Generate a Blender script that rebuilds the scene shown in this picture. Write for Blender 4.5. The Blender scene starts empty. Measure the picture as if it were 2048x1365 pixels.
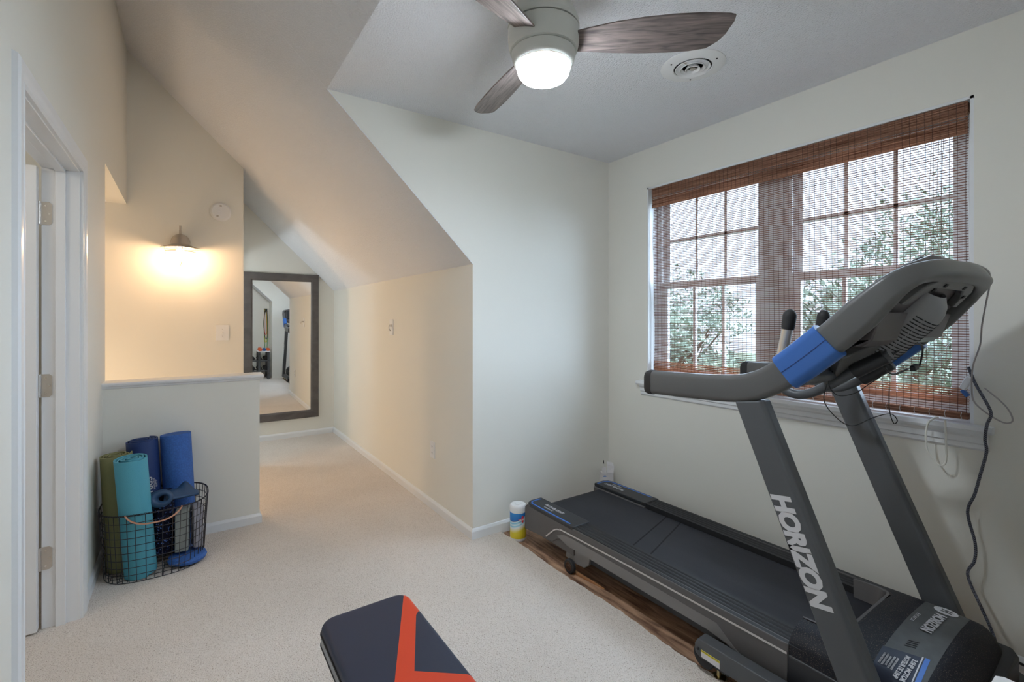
import bpy, bmesh, math, random
from mathutils import Vector, Matrix
R = math.radians
random.seed(7)
scene = bpy.context.scene
C = scene.collection

# ------------------------------------------------------------------ camera, world, exposure
cam_d = bpy.data.cameras.new('camera')
cam = bpy.data.objects.new('camera', cam_d); C.objects.link(cam)
cam.location = (0, 0, 1.35)
cam.rotation_euler = (R(90), 0, -R(34.4802))
cam_d.sensor_width = 36.0
cam_d.lens = 36.0 * 945 / 2048
cam_d.shift_y = -43.5 / 2048
cam_d.clip_start = 0.02
scene.camera = cam
scene.view_settings.view_transform = 'Standard'
scene.view_settings.look = 'None'
scene.view_settings.gamma = 1
scene.view_settings.use_curve_mapping = False
scene.view_settings.exposure = 1.27
scene.cycles.use_denoising = True
scene.cycles.max_bounces = 10
scene.cycles.diffuse_bounces = 6
scene.cycles.transparent_max_bounces = 16
scene.cycles.sample_clamp_indirect = 6

w = bpy.data.worlds.new('world'); scene.world = w; w.use_nodes = True
nt = w.node_tree; nt.nodes.clear()
o_ = nt.nodes.new('ShaderNodeOutputWorld'); b_ = nt.nodes.new('ShaderNodeBackground')
tc = nt.nodes.new('ShaderNodeTexCoord'); sx = nt.nodes.new('ShaderNodeSeparateXYZ'); cr = nt.nodes.new('ShaderNodeValToRGB')
cr.color_ramp.elements[0].position = 0.0; cr.color_ramp.elements[0].color = (0.66, 0.80, 1.0, 1)
cr.color_ramp.elements[1].position = 0.8; cr.color_ramp.elements[1].color = (0.62, 0.76, 1.0, 1)
nt.links.new(tc.outputs['Generated'], sx.inputs[0]); nt.links.new(sx.outputs['Z'], cr.inputs[0])
nt.links.new(cr.outputs[0], b_.inputs[0]); b_.inputs[1].default_value = 1.0
nt.links.new(b_.outputs[0], o_.inputs[0])

GLOBE_STRENGTH = 68.0
SCONCE_STRENGTH = 120.0

# soft hazy daylight falling through the window
sd_ = bpy.data.lights.new('sun', 'SUN'); sd_.energy = 10.5; sd_.angle = R(100); sd_.color = (0.62, 0.80, 1.0)
so_ = bpy.data.objects.new('sun', sd_); C.objects.link(so_); so_.location = (6, 0, 6)
so_.rotation_euler = Vector((-.84, .20, -.42)).to_track_quat('-Z', 'Y').to_euler()

# ------------------------------------------------------------------ materials
def new_mat(name):
    m = bpy.data.materials.new(name); m.use_nodes = True
    return m, m.node_tree, m.node_tree.nodes['Principled BSDF']

def mat(name, col, rough=0.5, metal=0.0, bump=0.0, bscale=200, var=0.0, vscale=8, spec=0.5, coat=0, bdist=0.002, col2=None, stretch=None, bdetail=3):
    m, t, p = new_mat(name)
    p.inputs['Base Color'].default_value = (*col, 1)
    p.inputs['Roughness'].default_value = rough
    p.inputs['Metallic'].default_value = metal
    p.inputs['Specular IOR Level'].default_value = spec
    if coat: p.inputs['Coat Weight'].default_value = coat
    if bump or var or col2:
        tcn = t.nodes.new('ShaderNodeTexCoord'); mp = t.nodes.new('ShaderNodeMapping')
        t.links.new(tcn.outputs['Object'], mp.inputs[0])
        if stretch: mp.inputs['Scale'].default_value = stretch
    if bump:
        n = t.nodes.new('ShaderNodeTexNoise'); n.inputs['Scale'].default_value = bscale; n.inputs['Detail'].default_value = bdetail
        b = t.nodes.new('ShaderNodeBump'); b.inputs['Strength'].default_value = bump; b.inputs['Distance'].default_value = bdist
        t.links.new(mp.outputs[0], n.inputs['Vector']); t.links.new(n.outputs['Fac'], b.inputs['Height']); t.links.new(b.outputs[0], p.inputs['Normal'])
    if var or col2:
        n = t.nodes.new('ShaderNodeTexNoise'); n.inputs['Scale'].default_value = vscale; n.inputs['Detail'].default_value = 5
        r = t.nodes.new('ShaderNodeValToRGB')
        c2 = col2 if col2 else tuple(c * (1 - var) for c in col)
        r.color_ramp.elements[0].position = 0.35; r.color_ramp.elements[0].color = (*c2, 1)
        r.color_ramp.elements[1].position = 0.65; r.color_ramp.elements[1].color = (*col, 1)
        t.links.new(mp.outputs[0], n.inputs['Vector']); t.links.new(n.outputs['Fac'], r.inputs[0]); t.links.new(r.outputs[0], p.inputs['Base Color'])
    return m

def emis(name, col, s):
    m = bpy.data.materials.new(name); m.use_nodes = True; t = m.node_tree; t.nodes.clear()
    o = t.nodes.new('ShaderNodeOutputMaterial'); e = t.nodes.new('ShaderNodeEmission')
    e.inputs[0].default_value = (*col, 1); e.inputs[1].default_value = s
    t.links.new(e.outputs[0], o.inputs[0]); return m

def speckle(name, base, dots, scale=400, thr=0.62, rough=0.9, bump=0.6, dist=0.004, dots2=None, bscale=None):
    m, t, p = new_mat(name); p.inputs['Roughness'].default_value = rough
    p.inputs['Specular IOR Level'].default_value = 0.2
    tcn = t.nodes.new('ShaderNodeTexCoord')
    n = t.nodes.new('ShaderNodeTexNoise'); n.inputs['Scale'].default_value = scale; n.inputs['Detail'].default_value = 2
    r = t.nodes.new('ShaderNodeValToRGB')
    r.color_ramp.elements[0].position = thr; r.color_ramp.elements[0].color = (*base, 1)
    r.color_ramp.elements[1].position = thr + 0.05; r.color_ramp.elements[1].color = (*dots, 1)
    t.links.new(tcn.outputs['Object'], n.inputs['Vector']); t.links.new(n.outputs['Fac'], r.inputs[0])
    out = r.outputs[0]
    if dots2:
        n2 = t.nodes.new('ShaderNodeTexNoise'); n2.inputs['Scale'].default_value = 1.3; n2.inputs['Detail'].default_value = 4
        mx = t.nodes.new('ShaderNodeMix'); mx.data_type = 'RGBA'; mx.blend_type = 'MULTIPLY'
        r2 = t.nodes.new('ShaderNodeValToRGB')
        r2.color_ramp.elements[0].position = 0.35; r2.color_ramp.elements[0].color = (*dots2, 1)
        r2.color_ramp.elements[1].position = 0.6; r2.color_ramp.elements[1].color = (1, 1, 1, 1)
        t.links.new(tcn.outputs['Object'], n2.inputs['Vector']); t.links.new(n2.outputs['Fac'], r2.inputs[0])
        mx.inputs[0].default_value = 1
        t.links.new(out, mx.inputs[6]); t.links.new(r2.outputs[0], mx.inputs[7]); out = mx.outputs[2]
    t.links.new(out, p.inputs['Base Color'])
    nb = t.nodes.new('ShaderNodeTexNoise'); nb.inputs['Scale'].default_value = bscale or scale * 0.6; nb.inputs['Detail'].default_value = 3
    b = t.nodes.new('ShaderNodeBump'); b.inputs['Strength'].default_value = bump; b.inputs['Distance'].default_value = dist
    t.links.new(tcn.outputs['Object'], nb.inputs['Vector']); t.links.new(nb.outputs['Fac'], b.inputs['Height']); t.links.new(b.outputs[0], p.inputs['Normal'])
    return m

def grain(name, c1, c2, scale=(1, 1, 1), rough=0.5, nscale=6, bump=0.1):
    m, t, p = new_mat(name); p.inputs['Roughness'].default_value = rough
    tcn = t.nodes.new('ShaderNodeTexCoord'); mp = t.nodes.new('ShaderNodeMapping'); mp.inputs['Scale'].default_value = scale
    n = t.nodes.new('ShaderNodeTexNoise'); n.inputs['Scale'].default_value = nscale; n.inputs['Detail'].default_value = 8; n.inputs['Distortion'].default_value = 0.6
    r = t.nodes.new('ShaderNodeValToRGB')
    r.color_ramp.elements[0].position = 0.32; r.color_ramp.elements[0].color = (*c1, 1)
    r.color_ramp.elements[1].position = 0.68; r.color_ramp.elements[1].color = (*c2, 1)
    t.links.new(tcn.outputs['Object'], mp.inputs[0]); t.links.new(mp.outputs[0], n.inputs['Vector'])
    t.links.new(n.outputs['Fac'], r.inputs[0]); t.links.new(r.outputs[0], p.inputs['Base Color'])
    b = t.nodes.new('ShaderNodeBump'); b.inputs['Strength'].default_value = bump; b.inputs['Distance'].default_value = 0.001
    t.links.new(n.outputs['Fac'], b.inputs['Height']); t.links.new(b.outputs[0], p.inputs['Normal'])
    return m

M = {}
M['wall'] = mat('wall_paint', (0.80, 0.785, 0.73), 0.75, bump=0.12, bscale=260, bdist=0.0015, spec=0.3)
M['ceil'] = mat('popcorn_ceiling', (0.86, 0.87, 0.91), 0.9, bump=1.0, bscale=130, bdist=0.009, spec=0.2, bdetail=4)
M['trim'] = mat('white_trim_paint', (0.80, 0.81, 0.83), 0.3)
M['carpet'] = speckle('cream_carpet', (0.86, 0.785, 0.725), (0.34, 0.25, 0.18), scale=220, thr=0.61, rough=1, bump=0.9, dist=0.009, dots2=(0.92, 0.91, 0.90), bscale=150)
for n_ in M['carpet'].node_tree.nodes:
    if n_.type == 'VALTORGB' and n_.color_ramp.elements[0].position > .5:
        n_.color_ramp.elements.new(0.30).color = (0.66, 0.58, 0.52, 1); n_.color_ramp.elements.new(0.50).color = (0.88, 0.81, 0.75, 1)
M['ply'] = grain('bare_plywood', (0.14, 0.065, 0.038), (0.58, 0.36, 0.23), (16, 2.2, 1), 0.7, 2.2, 0.4)
M['white'] = mat('white_plastic', (0.83, 0.83, 0.84), 0.35)
M['fanwhite'] = mat('matte_white_metal', (0.62, 0.63, 0.60), 0.45)
M['globe'] = emis('lit_glass_globe', (0.83, 0.92, 1.0), GLOBE_STRENGTH)
M['globe_rim'] = mat('frosted_glass_rim', (0.95, 0.8, 0.68), 0.3)
M['blade'] = grain('weathered_wood_blade', (0.075, 0.063, 0.062), (0.25, 0.20, 0.185), (2.2, 22, 22), 0.4, 4, 0.1)
M['dark'] = mat('dark_void', (0.01, 0.01, 0.012), 0.6)
M['charcoal'] = mat('charcoal_powder_coat', (0.085, 0.09, 0.098), 0.42, bump=0.15, bscale=900, bdist=0.0005)
M['taupe'] = mat('grey_plastic_cover', (0.105, 0.098, 0.098), 0.5, bump=0.15, bscale=900, bdist=0.0005)
M['taupe2'] = mat('grey_skirt', (0.20, 0.19, 0.19), 0.5)
M['black'] = mat('black_plastic', (0.022, 0.023, 0.027), 0.42)
M['rubber'] = mat('black_rubber', (0.018, 0.018, 0.02), 0.6)
M['dusty'] = speckle('dusty_black_plastic', (0.014, 0.015, 0.020), (0.16, 0.12, 0.10), scale=380, thr=0.62, rough=0.5, bump=0.05, dist=0.0005)
M['belt'] = mat('running_belt', (0.026, 0.026, 0.032), 0.62, spec=0.3, bump=0.25, bscale=700, bdist=0.0008, col2=(0.032, 0.032, 0.038), vscale=2.2, stretch=(6, 1, 1))
M['beltseam'] = mat('belt_seam', (0.003, 0.003, 0.004), 0.8)
M['rail'] = mat('black_ridged_rail', (0.022, 0.022, 0.024), 0.5, spec=0.3, bump=0.2, bscale=500, bdist=0.0006)
M['silver'] = mat('silver_print', (0.62, 0.62, 0.65), 0.4)
M['silverstripe'] = mat('silver_stripe', (0.60, 0.57, 0.56), 0.4)
M['chrome'] = mat('chrome', (0.7, 0.7, 0.7), 0.15, 1.0)
M['brass'] = mat('zinc_yellow_bolt', (0.65, 0.55, 0.32), 0.3, 1.0)
M['blue'] = mat('blue_plastic', (0.035, 0.13, 0.42), 0.35)
M['blueprint'] = mat('blue_print', (0.04, 0.17, 0.60), 0.4)
M['bronze'] = mat('dark_bronze', (0.10, 0.05, 0.03), 0.35, 0.6)
M['band'] = mat('grey_hood_band', (0.095, 0.10, 0.10), 0.5, var=0.15, vscale=30)
M['vent'] = mat('light_grey_vent', (0.24, 0.24, 0.25), 0.4)
M['console'] = mat('grey_console_shell', (0.105, 0.105, 0.105), 0.38)
M['pod'] = mat('brown_grey_pod', (0.085, 0.075, 0.078), 0.35)
M['nickel'] = mat('satin_nickel', (0.62, 0.59, 0.56), 0.35, 0.9)
M['galv'] = mat('galvanized_metal', (0.52, 0.47, 0.42), 0.35, 0.8)
M['frame'] = grain('dark_grey_wood_frame', (0.075, 0.065, 0.062), (0.125, 0.108, 0.102), (1, 12, 1.5), 0.45, 6, 0.15)
M['vinyl'] = mat('white_vinyl', (0.75, 0.75, 0.76), 0.35)
M['navy'] = mat('navy_mat', (0.018, 0.045, 0.17), 0.6, bump=0.3, bscale=400)
M['olive'] = mat('olive_mat', (0.23, 0.225, 0.10), 0.7, bump=0.3, bscale=400)
M['olive2'] = mat('sand_mat', (0.36, 0.34, 0.20), 0.7, bump=0.3, bscale=400)
M['teal'] = mat('teal_mat', (0.085, 0.36, 0.47), 0.65, bump=0.35, bscale=300)
M['foam'] = mat('blue_foam', (0.045, 0.15, 0.50), 0.75, bump=0.5, bscale=250, var=0.25, vscale=120)
M['neck'] = mat('slate_blue_foam', (0.022, 0.065, 0.15), 0.45)
M['speck'] = speckle('speckled_foam', (0.008, 0.008, 0.02), (0.10, 0.20, 0.55), scale=110, thr=0.60, bump=0.3, dist=0.001)
M['block1'] = mat('grey_green_foam', (0.24, 0.26, 0.25), 0.75, bump=0.2, bscale=300)
M['block2'] = mat('lavender_grey_foam', (0.32, 0.32, 0.37), 0.75, bump=0.2, bscale=300)
M['wire'] = mat('dark_wire', (0.045, 0.04, 0.045), 0.4, 0.6)
M['copper'] = mat('copper', (0.78, 0.42, 0.30), 0.3, 0.9)
M['orange'] = mat('orange_rubber', (0.75, 0.13, 0.03), 0.5)
M['vinylnavy'] = mat('navy_vinyl', (0.017, 0.025, 0.055), 0.5, bump=0.25, bscale=500, bdist=0.0006)
M['vinylred'] = mat('red_vinyl', (0.70, 0.055, 0.015), 0.42, bump=0.25, bscale=500, bdist=0.0006)
M['vinylgrey'] = mat('grey_vinyl', (0.30, 0.31, 0.33), 0.5)
M['cream'] = mat('cream_cord', (0.80, 0.78, 0.72), 0.6)
M['greycord'] = mat('grey_cord', (0.40, 0.37, 0.37), 0.5)
M['paper'] = mat('white_paper', (0.72, 0.70, 0.72), 0.7)
M['yellow'] = mat('yellow_label', (0.80, 0.68, 0.03), 0.5)
M['red'] = mat('red_label', (0.75, 0.03, 0.04), 0.4)
M['green'] = mat('green_rubber', (0.05, 0.35, 0.12), 0.5)
M['leaf'] = mat('leaves', (0.30, 0.35, 0.25), 0.6, var=0.4, vscale=1)
M['bark'] = mat('bark', (0.15, 0.10, 0.07), 0.9)
M['grass'] = mat('grass_ground', (0.12, 0.15, 0.07), 0.9)
M['stair'] = mat('stair_carpet', (0.66, 0.58, 0.48), 1.0, bump=0.6, bscale=300)

m, t, p = new_mat('mirror_glass'); p.inputs['Metallic'].default_value = 1; p.inputs['Roughness'].default_value = 0.0; p.inputs['Base Color'].default_value = (0.9, 0.91, 0.9, 1); M['mirror'] = m
def glass(name, tint, f):
    m = bpy.data.materials.new(name); m.use_nodes = True; t = m.node_tree; t.nodes.clear()
    o = t.nodes.new('ShaderNodeOutputMaterial'); a = t.nodes.new('ShaderNodeBsdfTransparent'); g = t.nodes.new('ShaderNodeBsdfGlossy'); x = t.nodes.new('ShaderNodeMixShader')
    a.inputs[0].default_value = (*tint, 1); g.inputs['Roughness'].default_value = 0.03; x.inputs[0].default_value = f
    t.links.new(a.outputs[0], x.inputs[1]); t.links.new(g.outputs[0], x.inputs[2]); t.links.new(x.outputs[0], o.inputs[0]); return m
M['pane'] = glass('window_glass', (0.97, 0.98, 0.98), 0.05)
M['lampglass'] = glass('clear_lamp_glass', (0.97, 0.96, 0.94), 0.06)
M['bulb'] = emis('warm_bulb', (1.0, 0.64, 0.36), SCONCE_STRENGTH)
def slatmat(name, c1, c2, tr):
    m = bpy.data.materials.new(name); m.use_nodes = True; t = m.node_tree; t.nodes.clear()
    o = t.nodes.new('ShaderNodeOutputMaterial'); d = t.nodes.new('ShaderNodeBsdfDiffuse'); l = t.nodes.new('ShaderNodeBsdfTranslucent'); x = t.nodes.new('ShaderNodeMixShader')
    tcn = t.nodes.new('ShaderNodeTexCoord'); mp = t.nodes.new('ShaderNodeMapping'); mp.inputs['Scale'].default_value = (1, 1.2, 70)
    n = t.nodes.new('ShaderNodeTexNoise'); n.inputs['Scale'].default_value = 3; n.inputs['Detail'].default_value = 4
    r = t.nodes.new('ShaderNodeValToRGB'); r.color_ramp.elements[0].position = .35; r.color_ramp.elements[1].position = .65
    r.color_ramp.elements[0].color = (*c1, 1); r.color_ramp.elements[1].color = (*c2, 1)
    t.links.new(tcn.outputs['Object'], mp.inputs[0]); t.links.new(mp.outputs[0], n.inputs['Vector']); t.links.new(n.outputs['Fac'], r.inputs[0])
    t.links.new(r.outputs[0], d.inputs[0]); t.links.new(r.outputs[0], l.inputs[0]); x.inputs[0].default_value = tr
    t.links.new(d.outputs[0], x.inputs[1]); t.links.new(l.outputs[0], x.inputs[2]); t.links.new(x.outputs[0], o.inputs[0]); return m
M['slat'] = slatmat('bamboo_slats', (0.14, 0.06, 0.045), (0.40, 0.20, 0.14), 0.3)
M['slatdense'] = slatmat('bamboo_valance', (0.30, 0.14, 0.09), (0.66, 0.40, 0.28), 0.5)
M['thread'] = mat('brown_thread', (0.10, 0.05, 0.04), 0.8)
M['selvage'] = mat('white_edge_binding', (0.85, 0.85, 0.85), 0.8)

# wipes label: printed bands by height with a slanted swoosh
m, t, p = new_mat('wipes_label'); p.inputs['Roughness'].default_value = 0.35
tcn = t.nodes.new('ShaderNodeTexCoord'); sxn = t.nodes.new('ShaderNodeSeparateXYZ'); t.links.new(tcn.outputs['Object'], sxn.inputs[0])
ma = t.nodes.new('ShaderNodeMath'); ma.operation = 'MULTIPLY_ADD'; ma.inputs[1].default_value = -0.55
t.links.new(sxn.outputs['X'], ma.inputs[0]); t.links.new(sxn.outputs['Z'], ma.inputs[2])
mr = t.nodes.new('ShaderNodeMath'); mr.operation = 'MULTIPLY'; mr.inputs[1].default_value = 1 / 0.19; t.links.new(ma.outputs[0], mr.inputs[0])
r = t.nodes.new('ShaderNodeValToRGB'); el = r.color_ramp.elements
el[0].position = 0.0; el[0].color = (0.80, 0.62, 0.02, 1); el[1].position = 0.28; el[1].color = (0.80, 0.66, 0.05, 1)
for pos, c in ((0.42, (0.85, 0.87, 0.9)), (0.47, (0.25, 0.65, 0.80)), (0.50, (0.8, 0.88, 0.92)), (0.56, (0.15, 0.55, 0.75)), (0.59, (0.75, 0.87, 0.92)), (0.62, (0.01, 0.05, 0.25)), (0.64, (0.02, 0.16, 0.50)), (0.9, (0.03, 0.25, 0.62))):
    e = el.new(pos); e.color = (*c, 1)
t.links.new(mr.outputs[0], r.inputs[0]); t.links.new(r.outputs[0], p.inputs['Base Color']); M['wipes'] = m

# ------------------------------------------------------------------ geometry helpers
def smoothpts(pts, n=6, closed=False):
    P = [Vector(p) for p in pts]; out = []; L = len(P)
    rng = range(L) if closed else range(L - 1)
    for i in rng:
        if closed: a, b, c, d = P[i - 1], P[i], P[(i + 1) % L], P[(i + 2) % L]
        else: a, b, c, d = P[max(i - 1, 0)], P[i], P[i + 1], P[min(i + 2, L - 1)]
        for k in range(n):
            u = k / n
            out.append(0.5 * ((2 * b) + (-a + c) * u + (2 * a - 5 * b + 4 * c - d) * u * u + (-a + 3 * b - 3 * c + d) * u ** 3))
    if not closed: out.append(P[-1])
    return out

def roundrect(w, h, r, n=4):
    pts = []
    for cx, cy, a0 in ((w / 2 - r, h / 2 - r, 0), (-w / 2 + r, h / 2 - r, 90), (-w / 2 + r, -h / 2 + r, 180), (w / 2 - r, -h / 2 + r, 270)):
        for k in range(n + 1):
            a = R(a0 + 90 * k / n); pts.append((cx + r * math.cos(a), cy + r * math.sin(a)))
    return pts

class G:
    def __init__(s): s.bm = bmesh.new()
    def box(s, x0, y0, z0, x1, y1, z1):
        v = [s.bm.verts.new((x, y, z)) for z in (min(z0, z1), max(z0, z1)) for y in (min(y0, y1), max(y0, y1)) for x in (min(x0, x1), max(x0, x1))]
        for f in ((0, 2, 3, 1), (4, 5, 7, 6), (0, 1, 5, 4), (2, 6, 7, 3), (0, 4, 6, 2), (1, 3, 7, 5)):
            s.bm.faces.new([v[i] for i in f])
        return s
    def obox(s, c, size, mtx):
        v = []
        for z in (-.5, .5):
            for y in (-.5, .5):
                for x in (-.5, .5):
                    v.append(s.bm.verts.new(Vector(c) + mtx @ Vector((x * size[0], y * size[1], z * size[2]))))
        for f in ((0, 2, 3, 1), (4, 5, 7, 6), (0, 1, 5, 4), (2, 6, 7, 3), (0, 4, 6, 2), (1, 3, 7, 5)):
            s.bm.faces.new([v[i] for i in f])
        return s
    def prism(s, pts, axis, a0, a1):
        def mk(p, a):
            return {'x': (a, p[0], p[1]), 'y': (p[0], a, p[1]), 'z': (p[0], p[1], a)}[axis]
        A = [s.bm.verts.new(mk(p, a0)) for p in pts]; B = [s.bm.verts.new(mk(p, a1)) for p in pts]
        s.bm.faces.new(A); s.bm.faces.new(B[::-1]); n = len(pts)
        for i in range(n): s.bm.faces.new((A[i], B[i], B[(i + 1) % n], A[(i + 1) % n]))
        return s
    def loft(s, rings, cap=True, closed=False):
        V = [[s.bm.verts.new(p) for p in r] for r in rings]; n = len(V[0])
        m = len(V)
        for i in range(m if closed else m - 1):
            a, b = V[i], V[(i + 1) % m]
            for k in range(n): s.bm.faces.new((a[k], a[(k + 1) % n], b[(k + 1) % n], b[k]))
        if cap and not closed: s.bm.faces.new(V[0][::-1]); s.bm.faces.new(V[-1])
        return s
    def grid(s, rows):
        V = [[s.bm.verts.new(p) for p in r] for r in rows]
        for i in range(len(V) - 1):
            for k in range(len(V[0]) - 1): s.bm.faces.new((V[i][k], V[i][k + 1], V[i + 1][k + 1], V[i + 1][k]))
        return s
    def tube(s, pts, r, n=8, closed=False, cap=True):
        P = [Vector(p) for p in pts]; rr = r if hasattr(r, '__len__') else [r] * len(P)
        rings = []; L = len(P); up = None
        for i in range(L):
            if closed: d = P[(i + 1) % L] - P[i - 1]
            else: d = P[min(i + 1, L - 1)] - P[max(i - 1, 0)]
            if d.length < 1e-9: d = Vector((0, 0, 1))
            d.normalize()
            if up is None:
                up = Vector((0, 0, 1)) if abs(d.z) < 0.9 else Vector((1, 0, 0))
            sd = d.cross(up); sd.normalize(); up = sd.cross(d); up.normalize()
            rings.append([P[i] + (sd * math.cos(2 * math.pi * k / n) + up * math.sin(2 * math.pi * k / n)) * rr[i] for k in range(n)])
        return s.loft(rings, cap, closed)
    def sweep(s, pts, prof, side, scale=None, cap=True):
        """section prof=(across,normal) swept along pts; side(i) gives the across axis"""
        P = [Vector(p) for p in pts]; L = len(P); rings = []
        for i in range(L):
            d = (P[min(i + 1, L - 1)] - P[max(i - 1, 0)]).normalized()
            a = side(i) if callable(side) else Vector(side)
            a = (a - d * a.dot(d)).normalized(); nn = d.cross(a)
            sc = scale(i / (L - 1)) if scale else (1, 1)
            rings.append([P[i] + a * (u * sc[0]) + nn * (v * sc[1]) for u, v in prof])
        return s.loft(rings, cap)
    def lathe(s, prof, c=(0, 0, 0), n=40, mtx=None):
        c = Vector(c); rings = []
        for r, z in prof:
            ring = []
            for k in range(n):
                a = 2 * math.pi * k / n; v = Vector((max(r, 1e-5) * math.cos(a), max(r, 1e-5) * math.sin(a), z))
                if mtx: v = mtx @ v
                ring.append(c + v)
            rings.append(ring)
        return s.loft(rings, True)
    def cyl(s, a, b, r, n=20): return s.tube([a, b], r, n)
    def ball(s, c, r, n=12, sz=(1, 1, 1)):
        prof = [(r * math.sin(math.pi * k / n), -r * math.cos(math.pi * k / n)) for k in range(n + 1)]
        return s.lathe(prof, c, 20, Matrix.Diagonal(sz))

def link(name, me, mt, parent=None, smooth=True, bevel=0, bseg=2, angle=35):
    ob = bpy.data.objects.new(name, me); C.objects.link(ob)
    if mt is not None: me.materials.append(M[mt] if isinstance(mt, str) else mt)
    if smooth:
        me.polygons.foreach_set('use_smooth', [True] * len(me.polygons)); me.set_sharp_from_angle(angle=R(angle))
    if bevel:
        b = ob.modifiers.new('bevel', 'BEVEL'); b.width = bevel; b.segments = bseg; b.limit_method = 'ANGLE'; b.angle_limit = R(40)
        b.harden_normals = True
    if parent is not None:
        ob.parent = parent; ob.matrix_parent_inverse = Matrix.Translation(parent.location).inverted()
    return ob

def obj(name, g, mt, parent=None, **k):
    bmesh.ops.remove_doubles(g.bm, verts=g.bm.verts, dist=1e-6)
    bmesh.ops.recalc_face_normals(g.bm, faces=g.bm.faces)
    me = bpy.data.meshes.new(name); g.bm.to_mesh(me); g.bm.free()
    return link(name, me, mt, parent, **k)

def tag(o, label, cat, group=None, kind=None):
    o['label'] = label; o['category'] = cat
    if group: o['group'] = group
    if kind: o['kind'] = kind
    return o
def thing(name, label, cat, loc=(0, 0, 0), group=None):
    o = bpy.data.objects.new(name, None); C.objects.link(o); o.location = loc; o.empty_display_size = 0.05
    return tag(o, label, cat, group)
def struct(name, g, mt, **k):
    o = obj(name, g, mt, None, **k); o['kind'] = 'structure'; return o

def text(name, s, size, loc, xd, yd, mt, parent, offset=0.0, shear=0.0, spacing=1.0, xs=1.0, align='CENTER', ext=0.0004):
    cu = bpy.data.curves.new(name, 'FONT'); cu.body = s; cu.size = size; cu.offset = offset; cu.shear = shear
    cu.space_character = spacing; cu.extrude = ext; cu.align_x = align; cu.align_y = 'CENTER'; cu.resolution_u = 3
    tmp = bpy.data.objects.new(name + '_tmp', cu); C.objects.link(tmp)
    dg = bpy.context.evaluated_depsgraph_get(); me = bpy.data.meshes.new_from_object(tmp.evaluated_get(dg))
    bpy.data.objects.remove(tmp); bpy.data.curves.remove(cu)
    x = Vector(xd).normalized(); y = Vector(yd).normalized(); z = x.cross(y)
    mx = Matrix(((x.x * xs, y.x, z.x, loc[0]), (x.y * xs, y.y, z.y, loc[1]), (x.z * xs, y.z, z.z, loc[2]), (0, 0, 0, 1)))
    me.transform(mx); me.name = name
    return link(name, me, mt, parent, smooth=False)

# ------------------------------------------------------------------ room shell
XW, XL, XK = 2.624, -0.40, 1.445          # window wall, left wall, knee wall
YC, YC2, YB, YE = 2.53, 0.15, 5.87, -0.35  # dormer cheeks, back wall, end wall
ZC, ZK = 2.53, 1.69
SL = 0.98
def slope(x): return ZK + (XK - x) * SL
DY0, DY1, DZ = 1.92, 2.87, 2.03
XD = XK - (ZC - ZK) / SL                  # edge between slope and dormer ceiling
YS, YH = 4.85, 3.54                       # sconce wall, half wall face
T = 0.12

# floors
g = G(); g.box(-0.60, YE - .2, -0.14, XW + .1, 3.60, -0.012); g.box(0.38, 3.60, -0.14, XW, YB + .2, -0.012)
struct('floor', g, 'ply', smooth=False)
g = G(); xe = []
n = 150
edge = []
for i in range(n + 1):
    y = YE + (YC - 0.01 - YE) * i / n
    x = 1.645 + 0.006 * math.sin(y * 9) + random.uniform(-0.004, 0.004)
    edge.append((x, y))
poly = [(XL, YE), (XL, DY0), (XL - T, DY0), (XL - T, DY1), (XL, DY1), (XL, YH + .1), (.37, YH + .1), (.37, YB), (XK, YB), (XK, YC - .01)] + edge[::-1]
g.prism(poly, 'z', -0.011, 0.0)
struct('floor', g, 'carpet', smooth=False)

def wallbox(name, *boxes, mt='wall'):
    g = G()
    for b in boxes: g.box(*b)
    return struct(name, g, mt, smooth=False)
# left wall with the door opening, ends at the stairwell; header continues over it
DY0, DY1, DZ = 1.92, 2.87, 2.03
TOPZ = 3.75
wallbox('wall_left', (XL - T, YE, 0, XL, DY0, TOPZ), (XL - T, DY0, DZ, XL, DY1, TOPZ), (XL - T, DY1, 0, XL, YH + .11, TOPZ), (XL - T, YH + .11, 2.27, XL, YS, TOPZ))
# half wall
HX = 0.395
g = G(); g.box(XL - T, YH, -1.2, HX, YH + .11, 0.955); struct('wall_half', g, 'wall', smooth=False)
g = G()
cap = [(YH - .030, .985), (YH - .034, .978), (YH - .030, .968), (YH - .016, .960), (YH - .012, .952), (YH, .948), (YH, .955), (YH + .11, .955), (YH + .11, .948), (YH + .122, .952), (YH + .126, .96), (YH + .14, .968), (YH + .144, .978), (YH + .14, .985)]
g.prism(cap, 'x', XL, HX + .022)
struct('trim_1', g, 'trim', angle=25)
# sconce wall (ends at the hall) and stairwell shell
g = G(); g.box(-2.6, YS, -2.6, HX + .018, YS + T, TOPZ); struct('wall_sconce', g, 'wall', smooth=False)
g = G(); g.box(-2.6, YH, -2.6, XL - T, YH + .11, 2.4); g.box(-2.7, YH, -2.6, -2.6, YS + T, 2.4); struct('wall_stairwell', g, 'wall', smooth=False)
g = G(); g.box(-2.6, YH + .11, 2.27, XL - T, YS, 2.37); struct('ceiling', g, 'ceil', smooth=False)
# the far side of the sconce wall: closed hall side wall
g = G(); g.box(HX + .018 - T, YS + T, 2.0, HX + .018, YB, TOPZ); g.box(HX + .018 - T, YB - .06, 0, HX + .018, YB, 2.0); struct('wall_hall', g, 'wall', smooth=False)
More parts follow.
